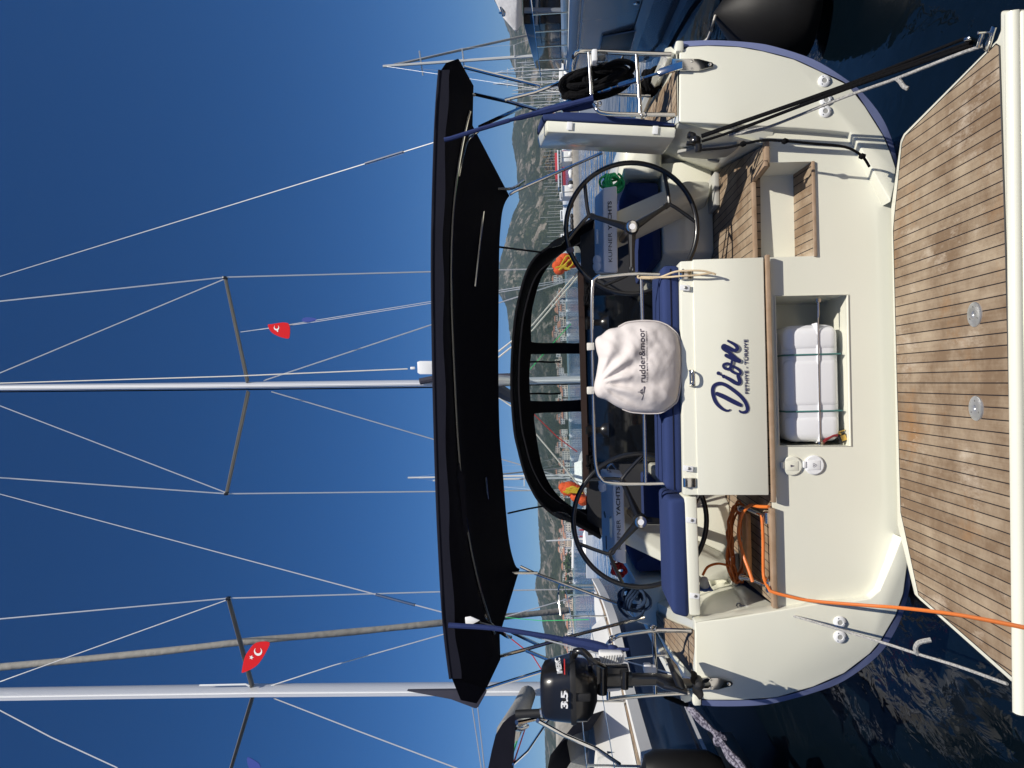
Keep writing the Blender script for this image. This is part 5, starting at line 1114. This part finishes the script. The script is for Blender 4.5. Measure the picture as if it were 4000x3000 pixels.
# ---- distant yachts
fy_proto = {}
def far_yacht(y, Y, L, H, head, label, group, detail=False, beam=None):
    p = P(hzn(y), y, Y); p.z = 0; t_ = thing('sailing_yacht', label, 'sailing yacht', p, group); M_ = Matrix.Rotation(head, 3, 'Z'); beam = beam or L*.3
    w = lambda a, c_, z: p+M_ @ V((a, c_, z)); b = MB(); rr = []
    for k, s_, zz in ((-.5,.75,1.1),(-.2,1,1.05),(.15,.9,1.15),(.4,.4,1.35),(.5,.03,1.5)): rr.append([w(k*L, c_*beam/2*s_, zz*L/11 if z else -.1) for c_, z in ((-.8,0),(-1,1),(1,1),(.8,0))])
    b.loft(rr); b.build('hull', BOATW, t_)
    b = MB(); hull3(b, [w(a*L, c_*beam, z*L/11) for a, c_, z in ((-.25,.3,1.1),(-.25,-.3,1.1),(.2,.22,1.1),(.2,-.22,1.1),(-.22,.25,1.6),(-.22,-.25,1.6),(.12,.15,1.45),(.12,-.15,1.45))]); b.build('cabin_roof', BOATW, t_)
    r_ = max(.10, Y*.00022); b = MB(); b.tube([w(.05*L,0,1), w(.03*L,0,H)], [r_,r_*.8], 6); m_ = b.build('mast', MASTF, t_)
    b = MB(); b.tube([w(.05*L,0,2.1), w(-.36*L,0,2.2)], r_*1.3, 6); b.build('boom', SAILD if random.random() < .5 else BOATW, t_)
    if detail:
        b = MB()
        for z in (.38,.62,.82): b.tube([w(.04*L,-H*.055,H*z), w(.04*L,H*.055,H*z)], r_*.45, 5)
        b.build('spreader', MASTF, m_)
        b = MB(); b.tube([w(.49*L,0,1.6), w(.04*L,0,H*.95)], r_*.75, 6); b.build('furled_genoa', SAILG, m_)
        b = MB()
        for s_ in (-1, 1): b.tube([w(.02*L,s_*beam*.48,1.2), w(.04*L,s_*H*.055,H*.38), w(.04*L,s_*H*.055,H*.62), w(.03*L,0,H*.97)], r_*.08, 4)
        b.tube([w(-.49*L,0,1.4), w(.03*L,0,H*.99)], r_*.07, 4); b.build('stay', WIRE, m_)
    return t_
random.seed(9)
GRP = 'yachts moored in the far marina'
for i in range(34):
    y = 588+i*12.4+random.uniform(-4,4); far_yacht(y, random.uniform(480,560), random.uniform(9,12), random.uniform(12,15)+(4 if i % 8 == 5 else 0), random.uniform(1.2,1.9), 'white yacht with bare mast moored in the far marina', GRP)
for i in range(16):
    y = 235+i*12+random.uniform(-5,5); far_yacht(y, random.uniform(120,260), random.uniform(9,12), random.uniform(10,15), random.uniform(1.2,1.9), 'white yacht moored in the row behind the right stern rail', 'yachts moored behind the right stern rail', i % 3 == 0)
for y, Y in ((1175,600),(1215,560),(1262,520),(1309,500),(1640,560),(1700,520),(1745,600),(1790,480),(1985,600),(2030,640),(2270,640)):
    far_yacht(y, Y, 10, random.uniform(9,13), 1.5, 'white yacht anchored off the town below the hill', 'yachts anchored off the town')
far_yacht(225, 42, 12.5, 12.9, .84, 'white yacht at right whose tall mast rises beyond the bimini', 'tall masted yachts', True)
far_yacht(1856, 60, 13, 16.2, 1.7, 'white yacht whose mast rises left of centre above the bimini', 'tall masted yachts', True)
far_yacht(1872, 64, 12, 14.8, 1.5, 'white yacht with a shorter mast beside the one left of centre', 'tall masted yachts', True)
far_yacht(2120, 78, 7.5, 5, .25, 'small white sailing boat with a low boom lying beyond the left wheel', 'tall masted yachts', False, 2.6)
# ---- excursion boat, pier with kiosks, dinghies
eb = thing('excursion_boat', 'long red and white excursion boat far across the water at right', 'excursion boat', P(hzn(660), 660, 430))
def ex(y0, y1, z0, z1, Y0, Y1): a, c_ = P(hzn(y0), y0, Y0), P(hzn(y1), y1, Y0); return V(((a.x+c_.x)/2, (Y0+Y1)/2, (z0+z1)/2)), (abs(a.x-c_.x), Y1-Y0, z1-z0)
def exb(b, *a): c_, d_ = ex(*a); b.box(c_, d_, bev=min(d_)*.06)
b = MB(); exb(b, 588, 726, -.1, 2.2, 430, 437); b.build('hull', BRED, eb)
b = MB(); exb(b, 586, 726, 2.2, 2.5, 429.6, 437.4); exb(b, 585, 730, 3.9, 4.6, 429, 438); b.build('deck', BOATW, eb)
b = MB()
for y in range(592, 726, 15): exb(b, y, y+1.4, 2.4, 3.95, 430, 430.5)
b.build('deck_post', BOATW, eb)
b = MB(); exb(b, 596, 700, 4.5, 6.1, 431, 436); b.build('awning', BRED, eb)
mb_ = [(742,800,380,'low white motor boat at the far quay left of the red excursion boat'),(812,880,400,'white motor boat moored at the middle of the far quay'),(905,1010,390,'larger white motor boat moored at the left end of the far quay')]
for y0, y1, Y, lab in mb_:
    t_ = thing('motor_boat', lab, 'motor boat', P(hzn(y0), y0, Y), 'white motor boats at the far quay'); b = MB(); exb(b, y0, y1, -.1, 2.0, Y, Y+4); b.build('hull', BOATW, t_)
    b = MB(); exb(b, y0+8, y1-20, 1.9, 3.6, Y+.6, Y+3.4); b.build('cabin', BOATW, t_)
    b = MB(); exb(b, y0+12, y1-24, 2.5, 3.1, Y+.5, Y+.9); b.build('window', WIN, t_)
def slab(name, y0, y1, Y0, Y1, z, mt, label, cat):
    a, c_ = P(hzn(y0), y0, (Y0+Y1)/2), P(hzn(y1), y1, (Y0+Y1)/2); b = MB(); b.box(V(((a.x+c_.x)/2, (Y0+Y1)/2, z/2-.1)), (abs(a.x-c_.x), Y1-Y0, z+.2), bev=.05)
    return tag(b.build(name, mt), label, cat)
slab('pier', -200, 1010, 96, 104, .75, FGREY, 'long low concrete pier across the water behind the right wheel', 'pier')
slab('pier', 2030, 2128, 84, 88, .55, FGREY, 'short concrete pier seen through the left wheel', 'pier')
for y0, y1, lab in ((590,632,'white box shaped kiosk on the pier beside the raised seat'),(724,768,'white box shaped kiosk on the pier beyond the right wheel')):
    t_ = thing('kiosk', lab, 'kiosk', P(hzn(y0), y0, 99), 'white kiosks on the pier'); b = MB(); exb(b, y0, y1, .76, 2.25, 98, 100.5); b.build('wall', BOATW, t_)
    b = MB(); exb(b, y0-2, y1+2, 2.26, 2.36, 97.8, 100.7); b.build('roof', BOATW, t_); b = MB(); exb(b, y0+(y1-y0)*.56, y0+(y1-y0)*.6, .8, 2.2, 97.9, 98.0); b.build('door_frame', SEATG, t_)
random.seed(31)
for k in range(14):
    y = random.uniform(600, 960); p = P(hzn(y), y, 97.2); p.z = .76; b = MB(); b.ball(p+V((0,0,.3)), .45, (random.uniform(.8,1.5),.8,random.uniform(.5,.9)), 2)
    dk = k % 2; solo(b, 'bundle', RUB if dk else BOATW, ('black' if dk else 'white')+' bundle lying on the long pier behind the right wheel', 'bundle', 'bundles on the pier')
for k, y in enumerate((2070, 2095)):
    t_ = thing('mooring_buoy', 'small red float near the short pier', 'buoy', P(hzn(y), y, 80), 'red floats near the short pier'); b = MB(); p = P(2285, y, 80); p.z = .1; b.lathe(p, (0,0,1), [(.1,-.2),(.4,0),(.3,.4),(.08,.5),(.08,1.2),(0,1.25)], 10); b.build('float', BRED, t_)

# ---- the quay the photographer stands on (seen in the steel and the gelcoat)
b = MB(); b.box((0,-18.6,.15), (120,40,1.1)); b.box((0,1.55,.68), (120,.3,.2), bev=.03); struct(b.build('quay', QUAYM))
t_ = thing('building', 'unseen long low building added behind the photographer for dark reflections', 'building', (0,-30,.7)); b = MB(); b.box((0,-34,3.2), (90,8,5.2)); b.build('wall', HOUSES[1], t_)  # out of view, added to give the steel something dark to reflect
b = MB(); b.box((0,-33.8,6.0), (92,9.5,.4)); b.build('roof', ROOF, t_)
for i in range(14):
    b = MB(); b.box((-42+i*6.4,-29.98,2.6), (3.2,.1,2.2)); b.build('window', WIN, t_)
# ---- sea haze over the bay
hz = bpy.data.materials.new('sea_haze'); hz.use_nodes = True; t = hz.node_tree; t.nodes.remove(t.nodes['Principled BSDF']); pv = t.nodes.new('ShaderNodeVolumePrincipled')
pv.inputs['Color'].default_value = (.62,.80,1.0,1); pv.inputs['Density'].default_value = .00016; pv.inputs['Anisotropy'].default_value = .2
t.links.new(pv.outputs[0], t.nodes['Material Output'].inputs['Volume'])
b = MB(); b.box((0,1130,98), (5000,2500,200)); h_ = b.build('haze', hz); h_['kind'] = 'stuff'
